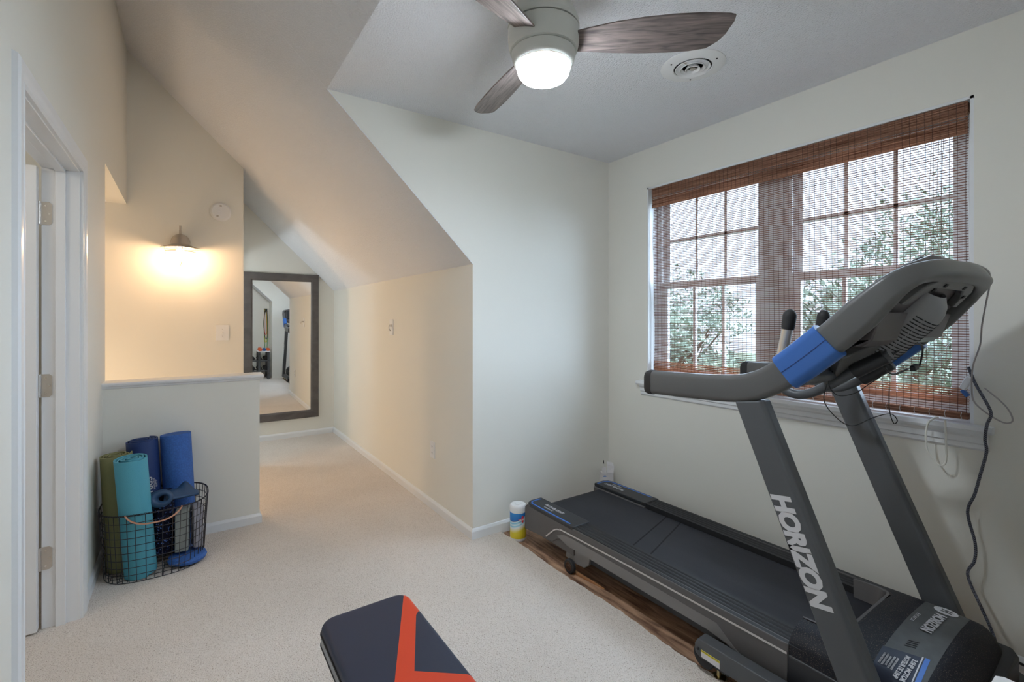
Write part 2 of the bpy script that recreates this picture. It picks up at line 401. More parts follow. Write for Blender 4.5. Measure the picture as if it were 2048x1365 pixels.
# side room at the end of the hall, lit by its own lamp
g = G(); bx = HX + .018 - T; g.box(-1.6, YS + T, 0, -1.5, YB + T, 2.4); g.box(-1.6, YB, 0, bx, YB + T, 2.4); struct('wall_bathroom', g, 'wall', smooth=False)
g = G(); g.box(-1.6, YS + T, 2.3, bx, YB + T, 2.4); struct('ceiling', g, 'ceil', smooth=False)
g = G(); g.box(-1.6, YS + T, -.1, HX, YB + T, 0); struct('floor', g, 'stair', smooth=False)
l3 = bpy.data.lights.new('bathroom_light', 'POINT'); l3.energy = 8; l3.color = (.78, .90, 1.0); l3.shadow_soft_size = .12
l3o = bpy.data.objects.new('bathroom_light', l3); C.objects.link(l3o); l3o.location = (-.35, 5.42, 1.55)
l4 = bpy.data.lights.new('stair_fill', 'POINT'); l4.energy = 11; l4.color = (1, .72, .46); l4.shadow_soft_size = .15  # added warm fill with no fixture, brightens the soffit, slope and hall
l4o = bpy.data.objects.new('stair_fill', l4); C.objects.link(l4o); l4o.location = (-1.1, 4.25, .35)
# stairs going down to the left
g = G()
for i in range(9):
    g.box(0.36 - 0.26 * (i + 1), YH + .11, -0.19 * (i + 1) - .3, 0.36 - 0.26 * i, YS, -0.19 * (i + 1))
struct('floor', g, 'stair', bevel=.01)
# back wall, end wall, knee wall
g = G(); g.prism([(HX - .1, 0), (XK + T, 0), (XK + T, slope(XK)), (HX - .1, TOPZ)], 'y', YB, YB + T); struct('wall_back', g, 'wall', smooth=False)
g = G(); g.prism([(XL - T, 0), (XK + T, 0), (XK + T, slope(XK)), (XL - T, TOPZ)], 'y', YE - T, YE); struct('wall_front', g, 'wall', smooth=False)
wallbox('wall_knee', (XK, YC + T, 0, XK + T, YB, ZK + .05), (XK, YE, 0, XK + T, YC2 - T, ZK + .05))
# dormer cheeks
ck = [(XK, 0), (XW, 0), (XW, ZC + .006), (XD, ZC + .006), (XK, ZK + .006)]
g = G(); g.prism(ck, 'y', YC, YC + T); struct('wall_cheek', g, 'wall', smooth=False)
g = G(); g.prism(ck, 'y', YC2 - T, YC2); struct('wall_cheek', g, 'wall', smooth=False)
# ceilings
g = G(); g.box(XD, YC2, ZC, XW + .2, YC, ZC + .1); struct('ceiling', g, 'ceil', smooth=False)
g = G()
def slab(x0, x1, y0, y1):
    g.prism([(x0, slope(x0)), (x1, slope(x1)), (x1, slope(x1) + .14), (x0, slope(x0) + .14)], 'y', y0, y1)
slab(XL - T, XK + T, YC + .001, YB + T); slab(XL - T, XD, YC2, YC); slab(XL - T, XK + T, YE - T, YC2 - .001)
struct('ceiling', g, 'ceil', smooth=False)
# window wall with opening
WY0, WY1, WZ0, WZ1 = 0.518, 2.169, 0.925, 2.26
WD = 0.20
wallbox('wall_window', (XW, YC2 - T, -.1, XW + WD, WY0, ZC + .1), (XW, WY1, -.1, XW + WD, YC + T, ZC + .1), (XW, WY0, -.1, XW + WD, WY1, WZ0 - .027), (XW, WY0, WZ1, XW + WD, WY1, ZC + .1))
# window returns painted white
g = G()
g.box(XW + .001, WY0, WZ0, XW + WD, WY0 + .012, WZ1); g.box(XW + .001, WY1 - .012, WZ0, XW + WD, WY1, WZ1); g.box(XW + .001, WY0, WZ1 - .012, XW + WD, WY1, WZ1)
struct('trim_2', g, 'trim', smooth=False)
# stool and apron
g = G()
g.prism([(XW - .045, WZ0 - .028), (XW - .050, WZ0 - .018), (XW - .045, WZ0), (XW + WD, WZ0), (XW + WD, WZ0 - .028)], 'y', WY0 - .06, WY1 + .06)
ap = [(XW, WZ0 - .028), (XW - .030, WZ0 - .028), (XW - .030, WZ0 - .040), (XW - .020, WZ0 - .050), (XW - .020, WZ0 - .072), (XW - .012, WZ0 - .078), (XW - .012, WZ0 - .095), (XW - .005, WZ0 - .103), (XW, WZ0 - .103)]
g.prism(ap, 'y', WY0 - .045, WY1 + .045)
struct('trim_3', g, 'trim', angle=25)
# baseboards
def bb(name, path, side):
    pr = [(0, 0), (.013, 0), (.013, .046), (.009, .054), (.005, .060), (0, .063)]
    P = [Vector((x, y, 0)) for x, y in path]
    g = G(); rings = []
    for i, p in enumerate(P):
        if i == 0: d = (P[1] - P[0]).normalized(); nrm = Vector((-d.y, d.x, 0)) * side; k = 1
        elif i == len(P) - 1: d = (P[-1] - P[-2]).normalized(); nrm = Vector((-d.y, d.x, 0)) * side; k = 1
        else:
            a = (P[i] - P[i - 1]).normalized(); b = (P[i + 1] - P[i]).normalized()
            n1 = Vector((-a.y, a.x, 0)); n2 = Vector((-b.y, b.x, 0)); nn = (n1 + n2).normalized(); k = 1 / nn.dot(n1); nrm = nn * side
        rings.append([p + nrm * (u * k) + Vector((0, 0, v - .011)) for u, v in [(a_, b_ + .011 if b_ else 0) for a_, b_ in pr]])
    g.loft(rings); return struct(name, g, 'trim', angle=25)
bb('baseboard_right', [(XW, YC2), (XW, YC), (XK, YC), (XK, YB), (HX + .02, YB)], 1)
bb('baseboard_half', [(XL, DY1 + .087), (XL, YH), (HX, YH), (HX, YH + .11)], -1)
bb('baseboard_left', [(XL, YE), (XL, DY0 - .087)], -1)

# door opening: jambs, stops, casing (both are trim)
g = G()
g.box(XL - T - .004, DY1 - .018, 0, XL + .001, DY1 + .002, DZ); g.box(XL - T - .004, DY0, 0, XL + .001, DY0 + .018, DZ); g.box(XL - T - .004, DY0, DZ - .018, XL + .001, DY1, DZ + .002)
g.box(XL - .078, DY1 - .030, 0, XL - .045, DY1 - .018, DZ - .018); g.box(XL - .078, DY0 + .018, 0, XL - .045, DY0 + .030, DZ - .018); g.box(XL - .078, DY0 + .018, DZ - .030, XL - .045, DY1 - .018, DZ - .018)
struct('trim_4', g, 'trim', bevel=.0015)
cp = [(0, 0), (.012, 0), (.014, .012), (.010, .020), (.013, .030), (.017, .045), (.017, .066), (.012, .074), (0, .078)]  # (out, across)
g = G(); o2 = -.006
yi0, yi1, zt = DY0 + .012, DY1 - .012, DZ - .012
path = [((yi0), 0, (-1, 0)), ((yi0), zt, (-1, 1)), ((yi1), zt, (1, 1)), ((yi1), 0, (1, 0))]
g.loft([[Vector((XL + u, y + dy * v, z + dz * v)) for u, v in cp] for y, z, (dy, dz) in path])
struct('trim_5', g, 'trim', angle=20)

# open door standing in the next room, with hinges
d = thing('door_1', 'open white interior door hinged on the far jamb of the left doorway', 'door', (XL - T - .02, DY1 - .02, 0)); d['kind'] = 'structure'
g = G(); g.box(XL - T - .012 - .90, DY1 - .056, .01, XL - T - .012, DY1 - .020, DZ - .022); obj('door_panel', g, 'trim', d, bevel=.002)
for z in (1.812, 1.060, .307):
    g = G(); g.cyl((XL - T - .010, DY1 - .020 + .004 - .008, z - .05), (XL - T - .010, DY1 - .024, z + .05), .0065, 12)
    for q in range(-2, 3): g.cyl((XL - T - .010, DY1 - .024, z + q * .02 - .0007), (XL - T - .010, DY1 - .024, z + q * .02 + .0007), .0072, 12)
    # leaf on the jamb with rounded corners
    pts = [(XL - T - .006, z - .05), (XL - T + .022, z - .05), (XL - T + .031, z - .041), (XL - T + .031, z + .041), (XL - T + .022, z + .05), (XL - T - .006, z + .05)]
    g.prism(pts, 'y', DY1 - .0205, DY1 - .018)
    h = obj('hinge', g, 'nickel', d, bevel=.0006)
    for dx, dz in ((.010, .034), (.022, 0), (.010, -.034)):
        g = G(); g.cyl((XL - T + dx, DY1 - .0218, z + dz), (XL - T + dx, DY1 - .020, z + dz), .0042, 10); obj('screw', g, 'chrome', h)
# next room behind the door
g = G(); x0, x1, y0, y1 = -2.3, XL - T - .001, 1.0, YH - .002
g.box(x0 - .1, y0, -.1, x0, y1, 2.5); g.box(x0 - .1, y0 - .1, -.1, x1, y0, 2.5); g.box(x0 - .1, y1 - .03, 0, x1, y1, 2.5)
struct('wall_bedroom', g, 'wall', smooth=False)
g = G(); g.box(x0 - .1, y0 - .1, 2.44, x1, y1, 2.5); struct('ceiling', g, 'ceil', smooth=False)
g = G(); g.box(x0 - .1, y0 - .1, -.1, x1 + .0, y1, 0.0); struct('floor', g, 'carpet', smooth=False)
l2 = bpy.data.lights.new('bedroom_fill', 'POINT'); l2.energy = 5; l2.color = (1, .93, .82); l2.shadow_soft_size = .12  # added fill with no fixture, lights the room beyond the door
l2o = bpy.data.objects.new('bedroom_fill', l2); C.objects.link(l2o); l2o.location = (-1.4, 2.0, 2.2)

# ------------------------------------------------------------------ windows
XP = 2.74
def window(name, y0, y1):
    z0, z1 = WZ0, WZ1 - .012; zm = 1.585
    wo = bpy.data.objects.new(name, None); C.objects.link(wo); wo.location = (XP, (y0 + y1) / 2, z0); wo['kind'] = 'structure'
    g = G()
    for b in ((y0, z0, y1, z0 + .045), (y0, z1 - .04, y1, z1), (y0, z0 + .045, y0 + .04, z1 - .04), (y1 - .04, z0 + .045, y1, z1 - .04)):
        g.box(XP - .02, b[0], b[1], XP + .06, b[2], b[3])
    obj('window_frame', g, 'vinyl', wo, bevel=.003)
    for q, (a, b, x) in enumerate(((zm - .02, z1 - .04, XP + .025), (z0 + .045, zm + .02, XP))):
        g = G()
        for c in ((y0 + .04, a, y1 - .04, a + .04), (y0 + .04, b - .04, y1 - .04, b), (y0 + .04, a + .04, y0 + .08, b - .04), (y1 - .08, a + .04, y1 - .04, b - .04)):
            g.box(x - .012, c[0], c[1], x + .012, c[2], c[3])
        s = obj('sash', g, 'vinyl', wo, bevel=.002)
        g = G(); ya, yb = y0 + .08, y1 - .08
        for k in (1, 2): yy = ya + (yb - ya) * k / 3; g.box(x - .008, yy - .009, a + .04, x + .008, yy + .009, b - .04)
        if q == 0: zz = (a + b) / 2; g.box(x - .008, ya, zz - .009, x + .008, yb, zz + .009)
        obj('muntin', g, 'vinyl', s)
        g = G(); g.box(x + .009, ya, a + .04, x + .012, yb, b - .04); obj('pane', g, 'pane', s, smooth=False)
window('window_1', 1.385, WY1 - .012); window('window_2', WY0 + .012, 1.300)
g = G(); g.box(XP - .03, 1.300, WZ0, XP + .06, 1.385, WZ1 - .012); struct('trim_6', g, 'vinyl', bevel=.003)

# ------------------------------------------------------------------ bamboo shade
sh = thing('bamboo_shade', 'reddish-brown woven bamboo shade let down over the double window', 'window shade', (XW + .03, 1.343, WZ0))
SY0, SY1 = WY0 + .022, WY1 - .030
def curve_x(z):  # the cloth hangs slightly bowed
    return XW + .034 + .006 * math.sin((z - .94) * 5)
def slats(z0, z1, pitch, h, xo, g, y0=SY0, y1=SY1, xf=None):
    z = z0
    while z < z1:
        zz = z + random.uniform(-.0004, .0004); hh = h * random.uniform(.8, 1.2)
        x = (xf(z) if xf else curve_x(z)) + xo
        a, b = random.uniform(-.0006, .0006), random.uniform(-.0006, .0006)
        v = [g.bm.verts.new(c) for c in ((x, y0, zz + a - hh / 2), (x, y1, zz + b - hh / 2), (x, y1, zz + b + hh / 2), (x, y0, zz + a + hh / 2),
                                         (x + .0016, y0, zz + a - hh / 2), (x + .0016, y1, zz + b - hh / 2), (x + .0016, y1, zz + b + hh / 2), (x + .0016, y0, zz + a + hh / 2))]
        for f in ((0, 1, 2, 3), (7, 6, 5, 4), (0, 4, 5, 1), (3, 2, 6, 7), (0, 3, 7, 4), (1, 5, 6, 2)): g.bm.faces.new([v[i] for i in f])
        z += pitch * random.uniform(.93, 1.07)
g = G(); slats(1.065, 2.245, .0107, .0031, 0, g); slats(.965, 1.0, .0100, .0031, 0, g)
panel = obj('woven_panel', g, 'slat', sh, smooth=False)
g = G(); slats(.998, 1.066, .0100, .0062, 0, g); slats(1.003, 1.066, .0103, .0045, .006, g); obj('bottom_fold', g, 'slatdense', sh, smooth=False)
g = G()
ny = int((SY1 - SY0) / .0262)
for k in range(ny + 1):
    y = SY0 + .008 + (SY1 - SY0 - .016) * k / ny
    pts = [(curve_x(z) - .0008, y, z) for z in [.95 + (2.24 - .95) * i / 10 for i in range(11)]]
    g.tube(pts, .0008, 4)
obj('thread', g, 'thread', sh)
g = G(); vx = lambda z: XW + .012 + .004 * (2.25 - z) / .135
slats(2.136, 2.252, .0108, .0076, 0, g, xf=vx); slats(2.143, 2.25, .0118, .0060, .008, g, xf=vx); slats(2.117, 2.136, .0062, .0066, 0, g, xf=vx)
val = obj('valance', g, 'slatdense', sh, smooth=False)
g = G()
for k in range(ny + 1):
    y = SY0 + .008 + (SY1 - SY0 - .016) * k / ny; g.tube([(XW + .0155, y, 2.118), (XW + .0113, y, 2.252)], .0008, 4)
obj('thread', g, 'thread', val)
g = G(); g.box(XW + .022, SY0, 2.205, XW + .06, SY1, 2.246); obj('head_rail', g, 'slatdense', sh)
g = G()
for (zz, r_) in ((.946, .010), (.958, .006)):
    for dx in (-.006, .006):
        g.tube([(curve_x(.95) + dx, SY0 - .002, zz), (curve_x(.95) + dx, SY1, zz)], r_ * .8, 8)
for k in range(9): g.tube([(curve_x(.95) - .012, SY0, .938 + .003 * k), (curve_x(.95) - .012, SY1, .938 + .003 * k)], .0017, 5)
roll = obj('bottom_roll', g, 'slatdense', sh)
for k in range(0, ny + 1, 2):
    y = SY0 + .02 + (SY1 - SY0 - .04) * k / ny; g = G()
    g.tube([(curve_x(.95) - .0145, y - .002, .934), (curve_x(.95) - .0150, y + .002, .950), (curve_x(.95) - .0135, y - .001, .966)], .0010, 4); obj('tie', g, 'selvage', roll)
for y in (SY0, SY1):
    g = G(); g.tube(smoothpts([(curve_x(z) + .002, y + .003 * math.sin(z * 14), z) for z in [.955 + (2.2 - .955) * i / 12 for i in range(13)]], 3), .0024, 6)
    obj('edge_binding', g, 'selvage', sh)
for y in (.62, .635, .66):
    g = G(); g.tube(smoothpts([(XW + .05, y, 2.2), (XW + .05, y + .01, 1.8), (XW + .05, y - .012, 1.4), (XW + .05, y + .004, 1.0)], 5), .0011, 5); obj('lift_cord', g, 'cream', sh)

# ------------------------------------------------------------------ outside
g = G(); g.box(3.2, -30, -3.1, 60, 34, -3.0); struct('floor', g, 'grass', smooth=False)
def tree(x, y, h, rad, label, seed):
    random.seed(seed); tr = thing('tree', label, 'tree', (x, y, -3), 'trees outside the window')
    g = G(); g.tube(smoothpts([(x, y, -3), (x + .1, y, -1), (x - .1, y + .15, h - rad * 1.2)], 4), [.22 - .012 * k for k in range(9)], 8)
    for q in range(6):
        a = q * 1.1; g.tube([(x, y, h - rad * 2 + q * .2), (x + math.cos(a) * rad * .7, y + math.sin(a) * rad * .7, h - rad + q * .15)], [.07, .02], 6)
    obj('trunk', g, 'bark', tr)
    g = G(); cl = [(x + random.uniform(-.75, .75) * rad, y + random.uniform(-.75, .75) * rad, h - rad + random.uniform(-.8, .8) * rad, rad * random.uniform(.25, .5)) for _ in range(16)]
    for _ in range(3800):
        cx, cy, cz, cr = random.choice(cl)
        v = Vector((random.gauss(0, 1), random.gauss(0, 1), random.gauss(0, 1))).normalized() * cr * random.uniform(.5, 1)
        c = Vector((cx, cy, cz)) + v; a = Vector((random.gauss(0, 1), random.gauss(0, 1), random.gauss(0, 1))).normalized(); b = a.orthogonal().normalized()
        s_ = random.uniform(.06, .13)
        g.bm.faces.new([g.bm.verts.new(c + a * s_), g.bm.verts.new(c + b * s_ * .5), g.bm.verts.new(c - a * s_), g.bm.verts.new(c - b * s_ * .5)])
    me = bpy.data.meshes.new('foliage'); g.bm.to_mesh(me); g.bm.free(); link('foliage', me, 'leaf', tr, smooth=False)
tree(9.5, 7.4, 1.8, 1.55, 'low green tree seen through the left window panes', 1)
tree(11.5, 4.0, 3.0, 1.95, 'tall green tree seen through the right window panes', 2)
tree(15.5, 11.4, 3.0, 2.6, 'rounded green tree behind the low one, farthest left', 3)
tree(17.5, 4.6, 4.8, 3.0, 'tallest green tree, farthest back beyond the right window', 4)
random.seed(11)

# ------------------------------------------------------------------ ceiling fan
FX, FY = 1.012, 1.282
fan = thing('ceiling_fan', 'white ceiling fan with three grey wood blades and a lit glass globe', 'ceiling fan', (FX, FY, ZC))
g = G(); g.lathe([(.073, ZC - .0005), (.078, ZC - .01), (.088, 2.452), (.108, 2.40), (.121, 2.37), (.1235, 2.352), (.1225, 2.349)], (FX, FY, 0), 64); obj('canopy', g, 'fanwhite', fan)
g = G(); g.lathe([(.112, 2.353), (.112, 2.343)], (FX, FY, 0), 48); obj('gap_ring', g, 'dark', fan)
g = G(); g.lathe([(.1195, 2.346), (.1225, 2.343), (.1225, 2.315), (.1205, 2.29), (.1155, 2.271), (.110, 2.269)], (FX, FY, 0), 64); obj('motor_housing', g, 'fanwhite', fan)
g = G(); g.lathe([(.104, 2.2715), (.104, 2.265)], (FX, FY, 0), 48); obj('gap_ring', g, 'dark', fan)
g = G(); g.lathe([(.107, 2.2675), (.110, 2.265), (.1085, 2.25), (.1025, 2.232), (.0965, 2.2235), (.0955, 2.226)], (FX, FY, 0), 64); obj('light_kit_ring', g, 'fanwhite', fan)
g = G(); g.lathe([(.096, 2.226), (.0955, 2.2215), (.0925, 2.220), (.092, 2.224)], (FX, FY, 0), 64); obj('globe_rim', g, 'globe_rim', fan)
g = G(); g.lathe([(.0922, 2.222), (.0915, 2.212), (.087, 2.196), (.076, 2.182), (.055, 2.173), (.03, 2.169), (.0, 2.168)], (FX, FY, 0), 40); obj('light_globe', g, 'globe', fan)
def blade(ang):
    A = R(ang); u = Vector((math.cos(A), math.sin(A), 0)); v = Vector((-math.sin(A), math.cos(A), 0)); pit = R(-18)
    v2 = v * math.cos(pit) + Vector((0, 0, math.sin(pit)))
    # outline: clockwise (camera-side for first blade) edge is longer
    cw = [(.10, .034), (.16, .045), (.24, .058), (.33, .067), (.42, .071), (.52, .070), (.60, .063), (.617, .058)]
    cc = [(.10, .032), (.16, .038), (.24, .046), (.33, .052), (.42, .055), (.50, .054), (.555, .047), (.572, .036)]
    cw = [(a, b * 1.15) for a, b in cw]; cc = [(a, b * 1.15) for a, b in cc]
    out = [(a, -b) for a, b in cw] + [(.618, -.045), (.605, 0.0), (.588, .028)] + [(a, b) for a, b in cc[::-1]]
    g = G(); th = .006
    me_pts = [Vector((FX, FY, 2.300)) + u * a + v2 * b for a, b in out]; nn = u.cross(v2)
    A_ = [g.bm.verts.new(p_) for p_ in me_pts]; B_ = [g.bm.verts.new(p_ + nn * th) for p_ in me_pts]
    g.bm.faces.new(A_[::-1]); g.bm.faces.new(B_); k = len(A_)
    for i in range(k): g.bm.faces.new((A_[i], A_[(i + 1) % k], B_[(i + 1) % k], B_[i]))
    bmesh.ops.recalc_face_normals(g.bm, faces=g.bm.faces)
    me = bpy.data.meshes.new('blade'); g.bm.to_mesh(me); g.bm.free()
    loc = Vector((FX, FY, 2.300)); me.transform(Matrix.Translation(-loc)); me.transform(Matrix.Rotation(-A, 4, 'Z'))
    ob = link('blade', me, 'blade', fan, bevel=.0012); ob.location = loc; ob.rotation_euler = (0, 0, A); ob.matrix_parent_inverse = Matrix.Translation(fan.location).inverted()
for a in (-40, 80, 200): blade(a)

# round ceiling register
VX, VY = 1.938, 1.337
v = thing('ceiling_vent', 'round white metal air register set in the dormer ceiling', 'air vent', (VX, VY, ZC))
g = G(); g.lathe([(.142, ZC - .0003), (.142, ZC - .003), (.125, ZC - .008), (.098, ZC - .010), (.088, ZC - .012), (.084, ZC - .009), (.084, ZC - .0015)], (VX, VY, 0), 56); obj('vent_flange', g, 'white', v)
g = G(); g.lathe([(.0845, ZC - .001), (.0845, ZC - .002)], (VX, VY, 0), 40); obj('duct_opening', g, 'dark', v)
for r1, r2, zz in ((.078, .069, .012), (.056, .046, .015), (.034, .025, .018)):
    g = G(); g.lathe([(r2 + .001, ZC - .003), (r1, ZC - zz), (r1 - .002, ZC - zz - .002), (r2 - .001, ZC - .005), (r2 + .001, ZC - .003)], (VX, VY, 0), 48)
    obj('vent_ring', g, 'white', v)
g = G(); g.lathe([(.012, ZC - .003), (.013, ZC - .016), (.009, ZC - .019), (0, ZC - .020)], (VX, VY, 0), 20); g.box(VX - .082, VY - .004, ZC - .005, VX + .082, VY + .004, ZC - .003); obj('adjusting_knob', g, 'galv', v)
for k in range(3):
    a = R(40 + 120 * k); g = G(); g.ball((VX + .112 * math.cos(a), VY + .112 * math.sin(a), ZC - .009), .004, 6); obj('screw', g, 'dark', v)

# ------------------------------------------------------------------ wall sconce
SX, SZ = -.048, 1.888
sc = thing('wall_sconce', 'caged galvanized wall lamp glowing on the stairwell wall', 'wall lamp', (SX, YS, SZ))
ay = YS - .135
g = G(); g.lathe([(.052, 0), (.052, .006), (.044, .016), (.018, .022), (.012, .026)], (SX, YS - .0005, SZ + .085), 32, Matrix.Rotation(R(90), 3, 'X')); obj('back_plate', g, 'galv', sc)
g = G(); g.tube(smoothpts([(SX, YS - .02, SZ + .085), (SX, YS - .06, SZ + .12), (SX, YS - .10, SZ + .145), (SX, ay, SZ + .135), (SX, ay, SZ + .105)], 5), .007, 10); g.cyl((SX, ay, SZ + .1), (SX, ay, SZ + .17), .006, 10); obj('arm', g, 'galv', sc)
g = G(); g.lathe([(.016, SZ + .115), (.026, SZ + .108), (.036, SZ + .095), (.044, SZ + .075), (.047, SZ + .055), (.050, SZ + .050), (.100, SZ + .030), (.103, SZ + .026), (.099, SZ + .026), (.048, SZ + .045), (.04, SZ + .06), (.02, SZ + .09)], (SX, ay, 0), 40); obj('shade', g, 'galv', sc)
g = G(); g.lathe([(.048, SZ + .045), (.050, SZ + .02), (.049, SZ - .01), (.042, SZ - .035), (.028, SZ - .052), (.0, SZ - .058)], (SX, ay, 0), 32); obj('glass_jar', g, 'lampglass', sc)
g = G()
for k in range(4):
    a = R(45 * 0 + 90 * k + 8); cx_, sy_ = math.cos(a), math.sin(a)
    g.tube(smoothpts([(SX + cx_ * r_, ay + sy_ * r_, SZ + z_) for r_, z_ in ((.076, .033), (.077, .005), (.070, -.030), (.052, -.058), (.028, -.074), (0, -.079))], 4), .0022, 6)
g.tube([(SX + .077 * math.cos(a), ay + .077 * math.sin(a), SZ + .006) for a in [2 * math.pi * k / 40 for k in range(40)]], .0024, 6, closed=True)
g.tube([(SX + .078 * math.cos(a), ay + .078 * math.sin(a), SZ + .032) for a in [2 * math.pi * k / 40 for k in range(40)]], .0028, 6, closed=True)
obj('cage', g, 'galv', sc)
g = G(); g.ball((SX, ay, SZ + .0), .024, 10, (1, 1, 1.2)); obj('bulb', g, 'bulb', sc)

for ch_ in sc.children: ch_.data.transform(Matrix.Translation((SX, YS, SZ)) @ Matrix.Scale(1.3, 4) @ Matrix.Translation((-SX, -YS, -SZ)))

# smoke detector
sd = thing('smoke_detector', 'round white smoke detector high on the stairwell wall', 'smoke detector', (.24, YS, 2.287))
rx = Matrix.Rotation(R(90), 3, 'X')
g = G(); g.lathe([(.080, 0), (.080, .010), (.074, .014), (.074, .026), (.066, .034), (.03, .036), (0, .036)], (.24, YS - .0005, 2.287), 40, rx); obj('housing', g, 'white', sd)
g = G(); g.lathe([(.012, 0), (.012, .0375), (.010, .0385), (0, .0385)], (.225, YS, 2.29), 20, rx); obj('test_button', g, 'white', sd)
for x, z in ((.238, 2.335), (.214, 2.245)):
    g = G(); g.box(x - .008, YS - .0375, z - .007, x + .008, YS - .034, z + .007); obj('sensor_slot', g, 'galv', sd)

# switches and outlet
def plate_y(name, label, x, z, w_, h_, y):
    t_ = thing(name, label, 'light switch', (x, y, z))
    g = G(); g.box(x - w_ / 2, y - .007, z - h_ / 2, x + w_ / 2, y - .0005, z + h_ / 2); obj('cover_plate', g, 'white', t_, bevel=.003)
    g = G(); g.obox((x, y - .013, z + .002), (.009, .02, .012), Matrix.Rotation(R(-25), 3, 'X')); obj('toggle', g, 'white', t_, bevel=.001)
    g = G(); g.box(x - .0065, y - .0078, z - .013, x + .0065, y - .0065, z + .013); obj('toggle_surround', g, 'white', t_)
    for s_ in (-.03, .03):
        g = G(); g.cyl((x, y - .0085, z + s_), (x, y - .006, z + s_), .0032, 10); obj('screw', g, 'nickel', t_)
plate_y('light_switch', 'white toggle switch below the smoke detector on the stairwell wall', .252, 1.232, .098, .135, YS)
KX = XK
t_ = thing('wall_hook', 'white wall plate with a small metal hook on the knee wall', 'hook', (KX, 3.93, 1.28))
g = G(); g.box(KX - .007, 3.885, 1.215, KX - .0005, 3.965, 1.350); obj('cover_plate', g, 'white', t_, bevel=.003)
g = G(); g.tube(smoothpts([(KX - .006, 3.91, 1.30), (KX - .030, 3.905, 1.298), (KX - .034, 3.90, 1.27), (KX - .022, 3.895, 1.255), (KX - .040, 3.88, 1.262), (KX - .045, 3.875, 1.29)], 5), .0035, 8); g.box(KX - .022, 3.895, 1.285, KX - .007, 3.92, 1.305); obj('hook', g, 'nickel', t_)
t_ = thing('wall_outlet', 'white electrical outlet low on the knee wall', 'outlet', (KX, 3.10, .42))
g = G(); g.box(KX - .006, 3.065, .360, KX - .0005, 3.135, .478); obj('cover_plate', g, 'white', t_, bevel=.0025)
for z in (.441, .397):
    g = G(); g.prism([(3.10 + .016 * math.cos(R(a)), z + .0135 * math.sin(R(a))) for a in range(0, 360, 20)], 'x', KX - .0085, KX - .005); s_ = obj('socket', g, 'white', t_)
    g = G()
    for dy in (-.006, .006): g.box(KX - .0091, 3.10 + dy - .001, z - .001, KX - .0084, 3.10 + dy + .001, z + .007)
    g.cyl((KX - .0091, 3.10, z - .007), (KX - .0084, 3.10, z - .007), .002, 8); obj('socket_slot', g, 'dark', s_)

# ------------------------------------------------------------------ wall mirror
mx0, mx1, mz0, mz1 = .497, 1.268, .212, 1.866; my = YB - .034; fw = .088
mi = thing('wall_mirror', 'tall mirror in a dark grey wood frame at the end of the hall', 'mirror', ((mx0 + mx1) / 2, YB, mz0))
g = G(); prof = [(0, 0), (0, -.020), (.006, -.026), (.070, -.026), (.080, -.020), (fw, -.010), (fw, 0)]
cor = [(mx0, mz0, 1, 1), (mx1, mz0, -1, 1), (mx1, mz1, -1, -1), (mx0, mz1, 1, -1)]
g.loft([[Vector((x + sx_ * a, YB - .004 + b, z + sz_ * a)) for a, b in prof] for x, z, sx_, sz_ in cor], cap=False, closed=True)
obj('mirror_frame', g, 'frame', mi, angle=25)
g = G(); g.box(mx0 + fw - .01, YB - .012, mz0 + fw - .01, mx1 - fw + .01, YB - .006, mz1 - fw + .01); mg = obj('mirror_glass', g, 'mirror', mi, smooth=False)
mc = Vector(((mx0 + mx1) / 2, YB - .009, (mz0 + mz1) / 2)); mg.data.transform(Matrix.Translation(mc) @ Matrix.Rotation(R(-.45), 4, 'Z') @ Matrix.Rotation(R(.25), 4, 'X') @ Matrix.Translation(-mc))

# ------------------------------------------------------------------ treadmill
ZF = -.012
tm = thing('treadmill', 'large black and charcoal treadmill beside the shaded window', 'treadmill', (2.0, 1.2, ZF))
A0, A1 = 1.690, 2.395       # outer faces of the deck
YR, YF = 2.318, .80
# near and far side covers
def side(xa, xb):
    g = G()
    pts = [(2.300, .232), (2.322, .215), (2.325, .078), (2.06, .100), (2.025, .125), (1.985, .140), (1.05, .125), (.98, .095), (.80, .075), (.795, .235), (.80, .238)]
    g.prism(pts, 'x', xa, xb); return obj('side_cover', g, 'taupe', tm, bevel=.004)
side(A0, A0 + .03); side(A1 - .03, A1)
# lighter lower skirt
g = G(); g.prism([(2.02, .150), (1.96, .176), (1.88, .180), (1.06, .172), (.99, .120), (.96, .105), (1.02, .118), (1.1, .128), (1.93, .128)], 'x', A0 - .003, A0 + .002); obj('side_skirt', g, 'taupe2', tm)
# silver stripe
top = [(2.115, .110), (2.06, .158), (2.03, .180), (1.99, .192), (1.94, .195), (1.40, .205), (.80, .208)]
g = G(); st = smoothpts([(A0 - .0025, y, z) for y, z in top], 4)
g.sweep(st, [(-.0008, -.0035), (.0008, -.0035), (.0008, .0035), (-.0008, .0035)], Vector((1, 0, 0))); obj('side_stripe', g, 'silverstripe', tm)
# foot rails with ridges
def rail(x0, x1):
    g = G(); n = 15; pts = []
    for k in range(n + 1):
        x = x0 + (x1 - x0) * k / n; z = .238
        pts.append((x, z if (k % 3 != 0 or k < 2 or k > n - 2) else z - .0035))
    g.prism(pts + [(x1, .205), (x0, .205)], 'y', YF - .05, 1.90); return obj('foot_rail', g, 'rail', tm, angle=20)
rail(A0 + .006, A0 + .118); rail(A1 - .118, A1 - .006)
